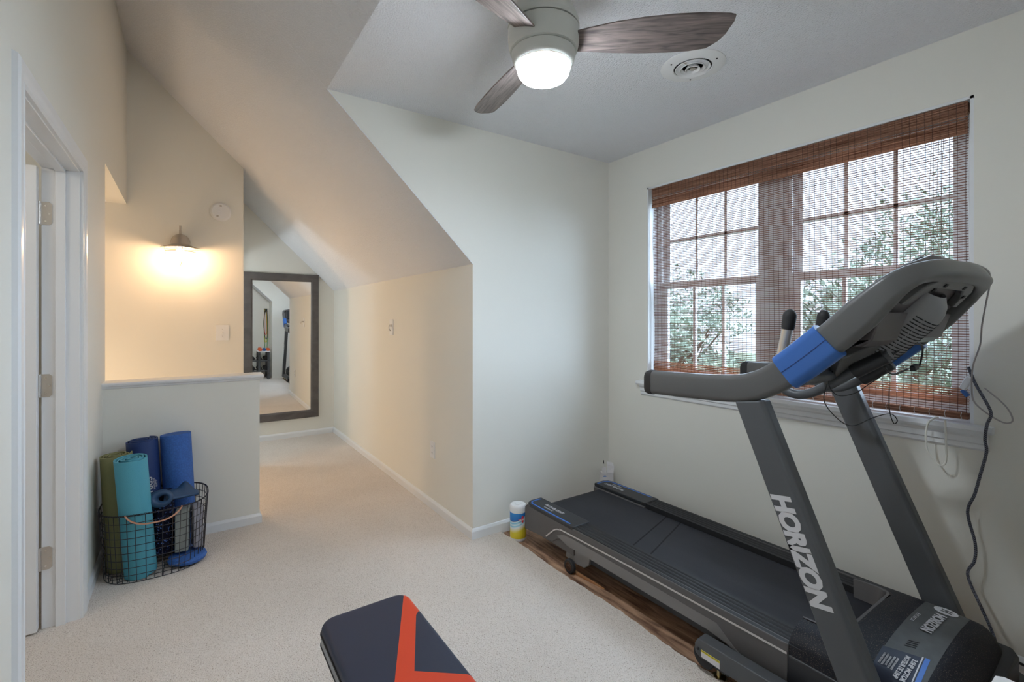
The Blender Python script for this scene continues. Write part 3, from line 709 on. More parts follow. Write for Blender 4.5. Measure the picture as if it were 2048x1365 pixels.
# rear end caps with blue line
def endcap(x0, x1, near):
    g = G(); r = .03; pts = []
    s0, s1 = (x0, x1)
    ol = [(s0, 1.89), (s0, 2.27), (s0 + .012, 2.305), (s0 + .045, 2.322), (s1, 2.322), (s1, 1.89)] if near else [(s0, 1.89), (s0, 2.322), (s1 - .045, 2.322), (s1 - .012, 2.305), (s1, 2.27), (s1, 1.89)]
    g.prism(ol, 'z', .222, .2425); ec = obj('end_cap', g, 'black', tm, bevel=.005)
    g = G(); g.prism([(x + (.001 if x < 2 else -.001), y) for x, y in ol], 'z', .085, .221); [v_.co.__setitem__(0, v_.co.x + (.006 if x0 < 2 else -.006)) for v_ in g.bm.verts]; obj('rear_housing', g, 'taupe', tm, bevel=.006)
    g = G()
    if near: bl = smoothpts([(s0 + .105, 2.300), (s0 + .045, 2.298), (s0 + .022, 2.275), (s0 + .018, 2.24), (s0 + .018, 1.93)], 5)
    else: bl = smoothpts([(s1 - .118, 2.300), (s1 - .05, 2.298), (s1 - .022, 2.275), (s1 - .018, 2.24), (s1 - .018, 1.93)], 5)
    P_ = [Vector((p_[0], p_[1], .2428)) for p_ in bl]
    g.sweep(P_, [(-.005, -.0006), (.005, -.0006), (.005, .0006), (-.005, .0006)], lambda i: (P_[min(i + 1, len(P_) - 1)] - P_[max(i - 1, 0)]).cross(Vector((0, 0, 1)))); obj('blue_line', g, 'blueprint', ec)
    return ec
e1 = endcap(A0 - .001, A0 + .125, True); e2 = endcap(A1 - .125, A1 + .001, False)
text('end_cap_text', 'FEATHER LIGHT', .030, (A1 - .072, 2.19, .2432), (0, 1, 0), (-1, 0, 0), 'silver', e2, offset=.0006, xs=.75)
text('end_cap_text', 'HYDRAULIC', .018, (A1 - .045, 2.19, .2432), (0, 1, 0), (-1, 0, 0), 'silver', e2, xs=.8)
text('end_cap_text', 'FEATHER LIGHT', .026, (A0 + .072, 2.13, .2432), (0, -1, 0), (1, 0, 0), 'silver', e1, offset=.0006, xs=.85)
text('end_cap_text', 'HYDRAULIC', .016, (A0 + .045, 2.15, .2432), (0, -1, 0), (1, 0, 0), 'silver', e1, xs=.9)
# belt with rear roller wrap
BX0, BX1 = 1.803, 2.268
g = G(); bp = [(.60, .214), (2.24, .214)] + [(2.262 + .042 * math.sin(R(a)), .172 + .042 * math.cos(R(a))) for a in range(0, 181, 20)] + [(.60, .130)]
g.prism(bp, 'x', BX0, BX1); belt = obj('running_belt', g, 'belt', tm)
for (ya, yb) in ((1.600, 1.735), (1.490, 1.640)):
    g = G(); P_ = [Vector((BX0 + .001, ya, .2146)), Vector((BX1 - .001, yb, .2146))]
    g.sweep(P_, [(-.0032, -.0004), (.0032, -.0004), (.0032, .0005), (-.0032, .0005)], Vector((0, 1, 0))); obj('belt_seam', g, 'beltseam', belt)
g = G(); g.box(BX0, .45, .140, BX1, 2.2, .205); obj('deck_board', g, 'black', tm)
# frame underneath
g = G(); g.box(A0 + .03, .5, .080, A0 + .07, 2.15, .14); g.box(A1 - .07, .5, .080, A1 - .03, 2.15, .14); g.box(A0 + .05, 1.75, .08, A1 - .05, 1.80, .12); g.box(A0 - .05, .98, .03, A1 - .0, 1.05, .075)
obj('deck_frame', g, 'black', tm, bevel=.003)
# rear brackets and transport wheels
for x, s_ in ((A0 + .012, 1), (A1 - .012, -1)):
    g = G(); g.prism([(1.955, .135), (1.965, .055), (1.93, .040), (1.82, .050), (1.785, .080), (1.775, .135)], 'x', x + .004 * s_, x + .030 * s_); br = obj('wheel_bracket', g, 'taupe2', tm, bevel=.003)
    g = G(); g.lathe([(.0, -.011), (.034, -.011), (.038, -.007), (.038, .007), (.034, .011), (0, .011)], (x - .012 * s_, 1.912, ZF + .0385), 28, Matrix.Rotation(R(90), 3, 'Y')); wh = obj('wheel', g, 'rubber', br)
    g = G(); g.lathe([(.0, -.014), (.008, -.014), (.012, -.011), (.020, -.0112), (.022, -.0125), (.024, -.011)], (x - .012 * s_, 1.912, ZF + .0385), 24, Matrix.Rotation(R(90 * s_), 3, 'Y')); obj('wheel_hub', g, 'bronze', wh)
# base frame rails with feet
def base(x0, x1):
    g = G(); pts = [(1.108, .098), (1.095, .122), (.38, .130), (.33, .115), (.33, .055), (1.085, .053), (1.106, .064)]
    g.prism(pts, 'x', x0, x1); return obj('base_rail', g, 'charcoal', tm, bevel=.004)
b1 = base(1.618, 1.672); b2 = base(2.335, 2.388)
g = G(); g.lathe([(0, -.024), (.040, -.024), (.044, -.02), (.044, .02), (.040, .024), (0, .024)], (1.645, 1.072, .062), 24, Matrix.Rotation(R(90), 3, 'Y')); obj('rail_end_bumper', g, 'rubber', b1)
g = G(); g.ball((1.616, 1.092, .085), .006, 8); obj('bolt', g, 'black', b1)
for bx, x in ((b1, 1.656), (b2, 2.362)):
    for y in (1.030, .42):
        g = G(); g.cyl((x, y, ZF + .008), (x, y, .034), .008, 12); f_ = obj('levelling_foot', g, 'brass', bx)
        g = G(); g.lathe([(.0, ZF + .0005), (.026, ZF + .0005), (.030, ZF + .004), (.026, ZF + .010), (.012, ZF + .014), (0, ZF + .014)], (x, y, 0), 28); obj('foot_pad', g, 'brass', f_)
# warning sticker on the near base rail
g = G(); g.prism([(1.079, .060), (1.003, .058), (1.003, .088), (1.079, .088)], 'x', 1.6172, 1.6178); stk = obj('warning_sticker', g, 'paper', b1, smooth=False)
g = G(); g.prism([(1.079, .080), (1.003, .080), (1.003, .088), (1.079, .088)], 'x', 1.6168, 1.6172); obj('sticker_band', g, 'yellow', stk, smooth=False)
text('sticker_text', 'WARNING   CAUTION', .007, (1.6166, 1.041, .0842), (0, -1, 0), (0, 0, 1), 'black', stk, ext=.0001)
# motor hood
HX0, HX1 = 1.694, 2.352
def hood_z(x, y):
    u = (x - HX0) / (HX1 - HX0) * 2 - 1; e = max(0, abs(u) - .80) / .20
    z = .268 + .030 * (1 - u * u) - .038 * e * e
    z += .008 * math.sin(max(0, min(1, (.80 - y) / .4)) * math.pi)
    f_ = max(0, (.445 - y) / .085); z -= .15 * f_ ** 2.4 if f_ < 1 else .15
    return z
g = G(); rows = []
for i in range(31):
    y = .80 - (.80 - .360) * i / 30; rows.append([(HX0 + (HX1 - HX0) * k / 48, y, hood_z(HX0 + (HX1 - HX0) * k / 48, y)) for k in range(49)])
def inner(y):  # recess where the belt goes in
    return y
V = []
for i, row in enumerate(rows):
    V.append([g.bm.verts.new(p_) for p_ in row])
def in_notch(x, y):
    c = (BX0 + BX1) / 2; hw = (BX1 - BX0) / 2 - .005; r = .06
    if y < .675: return False
    dx = abs(x - c)
    if dx > hw: return False
    if y < .675 + r and dx > hw - r: return (dx - hw + r) ** 2 + (.675 + r - y) ** 2 < r * r
    return True
for i in range(30):
    for k in range(48):
        a, b = rows[i][k], rows[i + 1][k + 1]
        if in_notch((a[0] + b[0]) / 2, (a[1] + b[1]) / 2): continue
        g.bm.faces.new((V[i][k], V[i][k + 1], V[i + 1][k + 1], V[i + 1][k]))
# skirts
def skirt(seq, zb):
    B = [g.bm.verts.new((v_.co.x, v_.co.y, zb)) for v_ in seq]
    for i in range(len(seq) - 1): g.bm.faces.new((seq[i], seq[i + 1], B[i + 1], B[i]))
skirt([V[i][0] for i in range(31)], .06); skirt([V[i][48] for i in range(31)], .06); skirt(V[30], .06); skirt(V[0][:8], .19); skirt(V[0][-8:], .19)
bmesh.ops.delete(g.bm, geom=[v_ for v_ in g.bm.verts if not v_.link_faces], context='VERTS')
hood = obj('motor_hood', g, 'dusty', tm, angle=50)
# lip of the recess
c = (BX0 + BX1) / 2; hw = (BX1 - BX0) / 2 - .005; r = .06
lip = [(c - hw, .80)] + [(c - hw + r - r * math.cos(R(a)), .675 + r - r * math.sin(R(a))) for a in range(0, 91, 15)] + [(c + hw - r + r * math.sin(R(a)), .675 + r - r * math.cos(R(a))) for a in range(0, 91, 15)] + [(c + hw, .80)]
g = G(); rows2 = [[(x, y - .004 * (1 if y < .7 else 0), hood_z(x, y) + .002) for x, y in lip], [(x + (.010 if x < c - hw + .02 else (-.010 if x > c + hw - .02 else 0)), y + .006, hood_z(x, y) + .001) for x, y in lip], [(x + (.022 if x < c - hw + .02 else (-.022 if x > c + hw - .02 else 0)), y + (.02 if y < .75 else 0), .216) for x, y in lip]]
g.grid(rows2); obj('hood_recess', g, 'taupe', hood, angle=60)
# outer dark band around the hood foot
g = G(); g.prism([(1.688, .37), (1.72, .348), (2.33, .348), (2.372, .37), (2.372, .80), (1.688, .80)], 'z', .045, .205); obj('hood_base', g, 'black', hood, bevel=.008)
# grey band, sticker, logo on the hood, following its surface
def patch(name, corners, mt, parent, dz=.0012, n=24, m_=8):
    (x0, y0), (x1, y1), (x2, y2), (x3, y3) = corners; rows = []
    for i in range(m_ + 1):
        s_ = i / m_; row = []
        for k in range(n + 1):
            q = k / n; x = (x0 * (1 - q) + x1 * q) * (1 - s_) + (x3 * (1 - q) + x2 * q) * s_; y = (y0 * (1 - q) + y1 * q) * (1 - s_) + (y3 * (1 - q) + y2 * q) * s_
            row.append((x, y, hood_z(x, y) + dz))
        rows.append(row)
    g = G(); g.grid(rows); return obj(name, g, mt, parent, angle=60)
band = patch('hood_band', ((HX0 + .01, .572), (HX1 - .008, .585), (HX1 - .008, .462), (HX0 + .01, .450)), 'band', hood)
sk = patch('motor_sticker', ((1.705, .570), (1.845, .578), (1.885, .470), (1.705, .458)), 'vinylnavy', band, dz=.002)
patch('sticker_edge', ((1.705, .470), (1.885, .482), (1.887, .470), (1.705, .458)), 'blueprint', sk, dz=.0026)
patch('sticker_edge', ((1.705, .4765), (1.882, .4885), (1.883, .4850), (1.705, .4735)), 'silver', sk, dz=.0027)
hz = hood_z
def htext(s_, size, x, y, parent, mt='silver', **k):
    x0 = x; sl = (hz(x0 + .03, y) - hz(x0 - .03, y)) / .06; fy = (hz(x0, y + .02) - hz(x0, y - .02)) / .04
    return text('hood_text', s_, size, (x, y, hz(x, y) + .0038), (-1, 0, -sl), (0, -1, -fy), mt, parent, **k)
htext('HORIZON', .040, 2.115, .520, band, offset=.0016, xs=.95)
htext('FITNESS', .015, 2.10, .565, band, xs=1.0, spacing=1.5)
htext('3.0HP MOTOR', .017, 1.79, .497, sk, offset=.0005, xs=1.1)
htext('MOTEUR DE 3.0HP', .017, 1.79, .514, sk, offset=.0005, xs=.85)
for k, yy in enumerate((.532, .540, .548, .556, .564)):
    htext(('LIFETIME WARRANTY', 'FRAME AND MOTOR', 'GARANTIE A VIE', 'CADRE ET MOTEUR', 'CUSHIONED DECK')[k], .0066, 1.787, yy - .002, sk, offset=.0002)
# emblem: ring with an H
g = G(); ex, ey = 2.262, .520
zc = hz(ex, ey); sl = (hz(ex + .03, ey) - hz(ex - .03, ey)) / .06; F_ = Matrix(((1, 0, 0), (0, 1, 0), (sl, (hz(ex, ey + .02) - hz(ex, ey - .02)) / .04, 1)))
g.lathe([(.026, .0022), (.033, .0022), (.033, .0034), (.026, .0034), (.026, .0022)], (ex, ey, zc), 40, F_); g.lathe([(0, .0028), (.022, .0028), (.022, .0034), (0, .0034)], (ex, ey, zc), 30, F_); em = obj('emblem', g, 'silver', band)
htext('H', .040, ex, ey, em, 'band', offset=.0018)
g = G()
for k in range(4): g.obox((1.905 + .012 * k, .525, hz(1.905 + .012 * k, .525) + .0016), (.004, .028, .0012), Matrix.Rotation(R(25), 3, 'Z'))
obj('vent_slot', g, 'dark', band)

# uprights: chamfered box posts leaning back
def upright(x0, x1, nm, flip):
    def ring(yr, yf, z0r, z0f):
        ch = .014
        if not flip: return [(x0, yr, z0r), (x1, yr, z0r), (x1, yf, z0f), (x0 + ch, yf, z0f), (x0, yf + ch * .9, z0f - .004)]
        return [(x0, yr, z0r), (x1, yr, z0r), (x1, yf + ch * .9, z0f - .004), (x1 - ch, yf, z0f), (x0, yf, z0f)]
    g = G(); g.loft([ring(.531, .426, .06, .068), ring(.646, .541, .344, .35), ring(.935, .838, 1.058, 1.075)]); return obj('upright', g, 'charcoal', tm, bevel=.006, bseg=3)
u1 = upright(1.600, 1.655, 'a', False); upright(2.345, 2.400, 'b', False)
dirv = Vector((0, .646 - .933, .344 - 1.054)).normalized(); perp = Vector((1, 0, 0)).cross(dirv); perp = -perp if perp.y > 0 else perp
mid = Vector((1.5994, .762, .612)) 
text('post_lettering', 'HORIZON', .079, (1.5992, .722, .622), dirv, Vector((0, dirv.z, -dirv.y)) if False else Vector((-1, 0, 0)).cross(dirv), 'silver', u1, offset=.0045, shear=.25, xs=.96, spacing=.93)

# handle arms + top loop: flattened tube
def armpts(x, sgn):
    cl = [(1.318, 1.084), (1.20, 1.088), (1.085, 1.092), (.98, 1.098), (.91, 1.108), (.85, 1.128), (.79, 1.163), (.72, 1.218), (.64, 1.288), (.56, 1.366), (.50, 1.428)]
    return [(x, y, z) for y, z in cl]
inn = .075
near = armpts(1.625, 1); far = armpts(2.370, -1)
loop = near + [(1.636, .470, 1.456), (1.665, .445, 1.475), (1.735, .424, 1.487), (1.86, .410, 1.491), (1.9975, .405, 1.492), (2.135, .412, 1.490), (2.25, .428, 1.484), (2.318, .452, 1.470), (2.356, .478, 1.450)] + far[::-1]
L_ = smoothpts(loop, 4); nL = len(L_)
outw = Vector((0, .66, -.75))  # plane of the console: normal
pn = Vector((0, .73, .68))
def sidev(i):
    d = (L_[min(i + 1, nL - 1)] - L_[max(i - 1, 0)]).normalized()
    p_ = L_[i]; w_ = min(1, max(0, (abs(p_.x - 1.9975) - .25) / .10))
    a = Vector((1, 0, 0)) * w_ + Vector((0, .25, .97)) * (1 - w_) if False else None
    return a
# arms: section .05 across x, .1 tall ; loop rotates: use parallel frames
prof = roundrect(.050, .098, .020, 4)
g = G(); rings = []
for i, p_ in enumerate(L_):
    d = (L_[min(i + 1, nL - 1)] - L_[max(i - 1, 0)]).normalized()
    # 'tall' axis: perpendicular to path, mostly vertical / back of console
    tall = Vector((0, .50, .86)) if i > 0 else Vector((0, 0, 1))
    tall = (tall - d * tall.dot(d))
    if tall.length < .05: tall = Vector((0, 0, 1))
    tall.normalize(); ac = d.cross(tall).normalized()
    top_ = 1 - min(1, max(0, (abs(p_.x - 1.9975) - .20) / .15))   # 1 on the cross bar
    y_ = p_.y; hgt = 1 - .42 * min(1, max(0, (.56 - y_) / .12))
    rings.append([p_ + ac * u + tall * (v_ * hgt) for u, v_ in prof])
g.loft(rings)
arms = obj('handlebar_frame', g, 'console', tm, angle=50)
for x in (1.625, 2.370):
    g = G(); q = [Vector((x, 1.345 - .006 * 0, 1.081)), Vector((x, 1.338, 1.082)), Vector((x, 1.322, 1.083)), Vector((x, 1.305, 1.084))]
    scs = [.72, .95, 1.06, 1.04]
    g.loft([[q[i] + Vector((u * scs[i], 0, v_ * scs[i])) for u, v_ in prof] for i in range(4)]); obj('arm_end_cap', g, 'rubber', arms, angle=50)
# blue sleeves
for x in (1.625, 2.370):
    cl = [(.772, 1.176), (.73, 1.210), (.685, 1.249), (.643, 1.287)]
    P_ = smoothpts([(x, y, z) for y, z in cl], 4); pr = roundrect(.064, .120, .026, 5)
    g = G(); g.sweep(P_, pr, Vector((1, 0, 0))); sl_ = obj('blue_grip', g, 'blue', arms, angle=50)
    g = G(); sg = -1 if x < 2 else 1
    g.sweep([p_ + Vector((sg * .0322, 0, 0)) for p_ in P_], [(-.0006, -.0012), (.0006, -.0012), (.0006, .0012), (-.0006, .0012)], Vector((1, 0, 0))); obj('seam', g, 'navy', sl_)

# console back shell: tilted tray between the arms
e_u = Vector((0, -.681, .732)).normalized(); e_n = Vector((0, -.732, -.681)).normalized()  # up the slope; out of the back
org = Vector((1.9975, .640, 1.252))
def CP(x, u, n_): return org + Vector((x, 0, 0)) + e_u * u + e_n * n_
def cshell(name, outline, n0, n1, mt, parent, bev=.006, angle=45):
    g = G(); A = [g.bm.verts.new(CP(x, u, n0)) for x, u in outline]; B = [g.bm.verts.new(CP(x, u, n1)) for x, u in outline]
    g.bm.faces.new(A); g.bm.faces.new(B[::-1]); k = len(A)
    for i in range(k): g.bm.faces.new((A[i], A[(i + 1) % k], B[(i + 1) % k], B[i]))
    return obj(name, g, mt, parent, bevel=bev, bseg=3, angle=angle)
shell = cshell('console_shell', [(-.345, -.03), (-.345, .22), (-.30, .305), (-.20, .345), (.20, .345), (.30, .305), (.345, .22), (.345, -.03), (.20, -.115), (-.20, -.115)], -.055, -.012, 'pod', tm)
cshell('console_screen_bezel', [(-.32, .02), (-.32, .23), (-.19, .325), (.19, .325), (.32, .23), (.32, .02)], -.075, -.055, 'black', shell)
# ridge following the loop inside
cshell('shell_rim', [(-.27, .20), (-.24, .275), (-.16, .310), (.16, .310), (.24, .275), (.27, .20), (.22, .20), (.20, .24), (.14, .27), (-.14, .27), (-.20, .24), (-.22, .20)], -.014, .012, 'console', shell)
# speaker tunnel: rounded hump with slots
g = G(); rows = []
for i in range(15):
    u = -.06 + .30 * i / 14; hgt = .075 * (1 - max(0, (u - .16) / .085) ** 2) ** .5 if u < .245 else 0
    hgt = max(hgt, .0) * (1 if u > 0 else 1 + u * 3)
    rows.append([CP(.085 * math.cos(R(a)), u, -.012 + hgt * math.sin(R(a))) for a in range(180, -1, -12)])
g.grid(rows); tun = obj('speaker_hood', g, 'vent', shell, angle=60)
g = G()
for i in range(17):
    u = -.02 + .185 * i / 16; h_ = .075 * (1 + 0)
    for a0 in range(72, 160, 22):
        pts = [CP(.0858 * math.cos(R(a)), u, -.012 + (h_ + .0008) * math.sin(R(a))) for a in (a0, a0 + 6, a0 + 12, a0 + 18)]
        g.tube(pts, .0019, 4)
obj('speaker_slot', g, 'dark', tun)
# fan-port above tunnel and clips
g = G(); g.lathe([(0, 0), (.014, 0), (.016, .002), (.016, .004)], CP(-.15, .13, -.012), 20, Matrix(((1, 0, 0), (0, e_u.y, e_n.y), (0, e_u.z, e_n.z)))); obj('bolt_recess', g, 'dark', shell)
for x, u in ((-.16, .265), (-.10, .285), (.10, .285), (.20, .25)):
    g = G(); g.obox(CP(x, u, .013), (.02, .012, .004), Matrix(((1, 0, 0), (0, e_u.y, e_n.y), (0, e_u.z, e_n.z)))); obj('shell_clip', g, 'dark', shell)
# cup holder pods under each side
for sg in (-1, 1):
    xa, xb = (1.665, 1.885) if sg < 0 else (2.110, 2.330)
    g = G(); tp = .010
    pr_ = [(.665, 1.272), (.575, 1.266), (.548, 1.285), (.520, 1.372), (.560, 1.352), (.66, 1.245)]
    a = [(xa + (tp if sg > 0 else 0), y, z) for y, z in pr_]; b = [(xb - (tp if sg < 0 else 0), y, z) for y, z in pr_]
    g.loft([a, b]); obj('cup_holder', g, 'pod', shell, bevel=.006, bseg=3)
# console foot: light grey plate under the shell, with pulse-grip bars
cshell('console_foot', [(-.30, -.02), (-.20, -.10), (-.14, -.13), (.14, -.13), (.20, -.10), (.30, -.02), (.16, .03), (-.16, .03)], -.014, .020, 'console', shell)
# cross brace between the arms
g = G(); g.sweep([(1.63, .735, 1.165), (2.365, .735, 1.165)], roundrect(.05, .06, .018), Vector((0, .7, -.7))); obj('cross_brace', g, 'charcoal', tm, angle=50)
for x in (1.850, 2.130):
    fr_ = x > 2
    g = G(); P_ = smoothpts(([] if fr_ else [(x, .560, 1.240)]) + [(x, .64, 1.188), (x, .72, 1.130), (x, .79, 1.086), (x, .845, 1.073), (x, .890, 1.092), (x, .905, 1.140), (x, .893, 1.20), (x, .880, 1.27)], 5)
    g.tube(P_, .0165, 14); bar = obj('pulse_bar', g, 'charcoal', tm)
    g = G(); g.tube([(x, .642, 1.187), (x, .735, 1.121)] if fr_ else [(x, .572, 1.231), (x, .66, 1.174)], [.023, .025], 16); obj('bar_collar', g, 'black', bar)
    g = G(); g.tube([(x, .893, 1.215), (x, .873, 1.318)], .019, 16); obj('pulse_sensor', g, 'nickel', bar)
    g = G(); g.tube(smoothpts([(x, .873, 1.312), (x, .870, 1.33), (x, .866, 1.360), (x, .862, 1.378), (x, .860, 1.388)], 3), [.020, .0215, .0225, .023, .023, .023, .0235, .0225, .020, .017, .014, .008, .002], 16); obj('grip_cap', g, 'rubber', bar)
# wires hanging from the console
g = G(); g.tube(smoothpts([(1.80, .70, 1.185), (1.81, .72, 1.13), (1.83, .70, 1.09), (1.86, .66, 1.10), (1.88, .63, 1.13), (1.90, .60, 1.16)], 6), .0016, 5)
g.tube(smoothpts([(1.80, .72, 1.13), (1.80, .73, 1.07), (1.82, .70, 1.015), (1.85, .665, .99), (1.89, .62, 1.02), (1.93, .585, 1.035), (1.945, .57, 1.015), (1.93, .575, 1.005), (1.925, .585, 1.05), (1.94, .59, 1.12)], 6), .0016, 5)
tag(obj('earphone_wire', g, 'dark'), 'thin black earphone wire dangling below the treadmill console', 'wire')
ch = thing('charging_cable', 'black cable with a small plug looped under the treadmill console', 'cable', (1.95, .55, 1.25))
g = G(); g.tube(smoothpts([(1.93, .585, 1.225), (2.00, .56, 1.262), (2.10, .55, 1.262), (2.16, .56, 1.235), (2.20, .575, 1.20), (2.205, .58, 1.180)], 6), .0032, 7)
g.tube(smoothpts([(2.155, .60, 1.170), (2.05, .60, 1.160), (1.98, .60, 1.165), (1.93, .60, 1.19)], 6), .0032, 7); obj('cord', g, 'black', ch)
g = G(); g.obox((2.180, .588, 1.174), (.045, .016, .020), Matrix.Rotation(R(-8), 3, 'Y')); obj('plug', g, 'black', ch, bevel=.003)

# ------------------------------------------------------------------ cords by the window
g = G(); g.tube(smoothpts([(1.98, .405, 1.5255), (2.15, .408, 1.524), (2.28, .412, 1.512), (2.36, .425, 1.475), (2.40, .44, 1.42), (2.44, .460, 1.33), (2.49, .475, 1.25), (2.52, .50, 1.17), (2.55, .51, 1.08), (2.57, .505, 1.02), (2.57, .46, .975), (2.565, .42, .955), (2.565, .40, .97), (2.57, .42, 1.02), (2.585, .48, 1.08)], 6), .0028, 7)
tag(obj('console_cable', g, 'greycord'), 'thin grey cord running from the treadmill console down to the window corner', 'cord')
m, t, p = new_mat('braided_cord'); p.inputs['Roughness'].default_value = .6
tcn = t.nodes.new('ShaderNodeTexCoord'); wv = t.nodes.new('ShaderNodeTexChecker'); wv.inputs['Scale'].default_value = 260; wv.inputs[1].default_value = (.02, .02, .03, 1); wv.inputs[2].default_value = (.16, .17, .22, 1)
t.links.new(tcn.outputs['Object'], wv.inputs[0]); t.links.new(wv.outputs[0], p.inputs[0]); M['braid'] = m
g = G(); g.tube(smoothpts([(2.575, .525, 1.16), (2.57, .502, 1.092), (2.56, .467, 1.018), (2.56, .457, .981), (2.558, .468, .94), (2.56, .474, .881), (2.56, .470, .833), (2.565, .488, .741), (2.57, .505, .657), (2.575, .527, .576), (2.58, .506, .461), (2.575, .507, .39), (2.56, .524, .333), (2.53, .485, .25), (2.50, .44, .16), (2.47, .41, .06), (2.46, .38, .012), (2.47, .30, ZF + .008)], 5), .0052, 8)
tag(obj('braided_cable', g, M['braid']), 'black braided cable hanging from the window sill to the floor behind the treadmill', 'cable')
g = G(); g.tube(smoothpts([(2.34, .375, .185), (2.36, .34, .165), (2.40, .29, .155), (2.47, .22, .16), (2.56, .18, .18)], 6), .0045, 7)
tag(obj('power_cord', g, 'black'), 'black power cord leaving the front of the treadmill low by the window wall', 'cord')
g = G()
lp = smoothpts([(2.578, .596, .935), (2.572, .592, .86), (2.572, .591, .775), (2.572, .600, .748), (2.572, .615, .745), (2.572, .634, .765), (2.572, .651, .80), (2.572, .656, .86), (2.574, .650, .91), (2.578, .63, .936), (2.59, .62, .94)], 6)
g.sweep(lp, roundrect(.010, .002, .0009, 2), lambda i: Vector((0, 1, .01)) if lp[i].y < .60 else Vector((1, 0, 0))) if False else g.tube(lp, .0038, 6)
tag(obj('blind_cord_loop', g, 'cream'), 'white pull-cord loop hanging over the sill below the bamboo shade', 'cord')
t_ = thing('phone_charger', 'small white and dark charger resting against the window jamb', 'charger', (2.61, .535, 1.06))
g = G(); g.obox((2.606, .537, 1.09), (.03, .022, .055), Matrix.Rotation(R(25), 3, 'X')); obj('charger_body', g, 'white', t_, bevel=.003)
g = G(); g.obox((2.604, .540, 1.05), (.024, .014, .030), Matrix.Rotation(R(-35), 3, 'X')); obj('charger_plug', g, 'blue', t_, bevel=.002)

# ------------------------------------------------------------------ canister of wipes
cx_, cy_ = 1.690, 2.394
ct = thing('wipes_canister', 'canister of disinfecting wipes with blue and yellow label behind the treadmill', 'canister', (cx_, cy_, ZF))
g = G(); g.lathe([(0, ZF + .0005), (.036, ZF + .0005), (.039, ZF + .006), (.0395, ZF + .018), (.0395, ZF + .165), (.036, ZF + .170)], (cx_, cy_, 0), 40); obj('body', g, 'white', ct)
g = G(); g.lathe([(.0398, ZF + .020), (.0402, ZF + .021), (.0402, ZF + .162), (.0398, ZF + .163)], (cx_, cy_, 0), 48)
bmesh.ops.translate(g.bm, verts=g.bm.verts, vec=(-cx_, -cy_, -(ZF + .020)))
lb = obj('label', g, 'wipes', ct); lb.location = (cx_, cy_, ZF + .020); lb.matrix_parent_inverse = Matrix.Translation(ct.location).inverted()
g = G(); g.lathe([(.037, ZF + .166), (.0415, ZF + .168), (.0415, ZF + .186), (.0405, ZF + .196), (.036, ZF + .202), (.0, ZF + .202)], (cx_, cy_, 0), 40); g.cyl((cx_, cy_, ZF + .200), (cx_, cy_, ZF + .206), .016, 20); obj('lid', g, 'white', ct)
a = R(-92); nn = Vector((math.cos(a), math.sin(a), 0)); tt = Vector((-math.sin(a), math.cos(a), 0)); cc = Vector((cx_, cy_, ZF + .128)) + nn * .0412
g = G()
for s_ in (1,):
    P_ = [cc + tt * .026, cc + Vector((0, 0, .020)), cc - tt * .026, cc - Vector((0, 0, .020))]
    P_ = [Vector((cx_, cy_, p_.z)) + (Vector((p_.x - cx_, p_.y - cy_, 0)).normalized() * .0412) if i != 1 and i != 3 else p_ for i, p_ in enumerate(P_)]
    ctr = [g.bm.verts.new(cc + nn * .001)] + [g.bm.verts.new(p_) for p_ in P_]
    for i in range(4): g.bm.faces.new((ctr[0], ctr[1 + i], ctr[1 + (i + 1) % 4]))
dm = obj('logo_diamond', g, 'red', ct, smooth=False)
text('logo_text', 'CLOROX', .0125, cc + nn * .0022, tt, (0, 0, 1), 'white', dm, offset=.0004, ext=.0003, xs=.8)

for ch_ in ct.children_recursive:
    if ch_.name.startswith('label'): ch_.scale = (1.27, 1.27, 1.08)
    else: ch_.data.transform(Matrix.Translation((cx_, cy_, ZF)) @ Matrix.Diagonal((1.27, 1.27, 1.08, 1)) @ Matrix.Translation((-cx_, -cy_, -ZF)))

# white carton in the corner
wc = thing('white_carton', 'open white paper carton standing in the corner behind the treadmill', 'carton', (2.52, 2.43, ZF))
g = G(); mr_ = Matrix.Rotation(R(-28), 3, 'Z')
def WB(x, y, z): return Vector((2.515, 2.445, ZF)) + mr_ @ Vector((x, y, 0)) + Vector((0, 0, z))
g.loft([[WB(x, y, z) for x, y in ((-.042, -.028), (.042, -.028), (.042, .028), (-.042, .028))] for z in (.0005, .25)]); obj('carton_body', g, 'paper', wc, bevel=.001)
g = G(); g.grid([[WB(-.008, -.029, .25), WB(.042, -.029, .25)], [WB(-.004, -.020, .31), WB(.048, -.018, .295)], [WB(-.002, -.01, .33), WB(.044, -.008, .318)]]); g.grid([[WB(-.042, -.029, .25), WB(-.010, -.029, .25)], [WB(-.044, -.026, .290), WB(-.014, -.026, .300)]])
g.grid([[WB(.042, -.028, .25), WB(.042, .026, .25)], [WB(.050, -.02, .295), WB(.05, .02, .29)]])
fl = obj('flap', g, 'paper', wc, smooth=False); sm = fl.modifiers.new('s', 'SOLIDIFY'); sm.thickness = .0015
g = G(); pts = [(.012 * math.cos(R(a)), .008 * math.sin(R(a))) for a in range(0, 181, 20)]
A = [g.bm.verts.new(WB(-.022 + x, -.0287, .225 + z)) for x, z in pts]; B = [g.bm.verts.new(WB(-.022 + x, -.0280, .225 + z)) for x, z in pts]
g.bm.faces.new(A); g.bm.faces.new(B[::-1])
for i in range(len(A)): g.bm.faces.new((A[i], A[(i + 1) % len(A)], B[(i + 1) % len(A)], B[i]))
obj('blue_mark', g, 'blueprint', wc)
g = G(); g.tube([WB(-.018, -.02, .23), WB(-.022, .0, .315)], .0012, 6); g2 = obj('swab', g, 'white'); tag(g2, 'thin white stick with black tip standing in the open carton', 'stick')
g = G(); g.tube([WB(-.0218, -.001, .312), WB(-.0225, .003, .335)], .0026, 8); obj('tip', g, 'dark', g2)

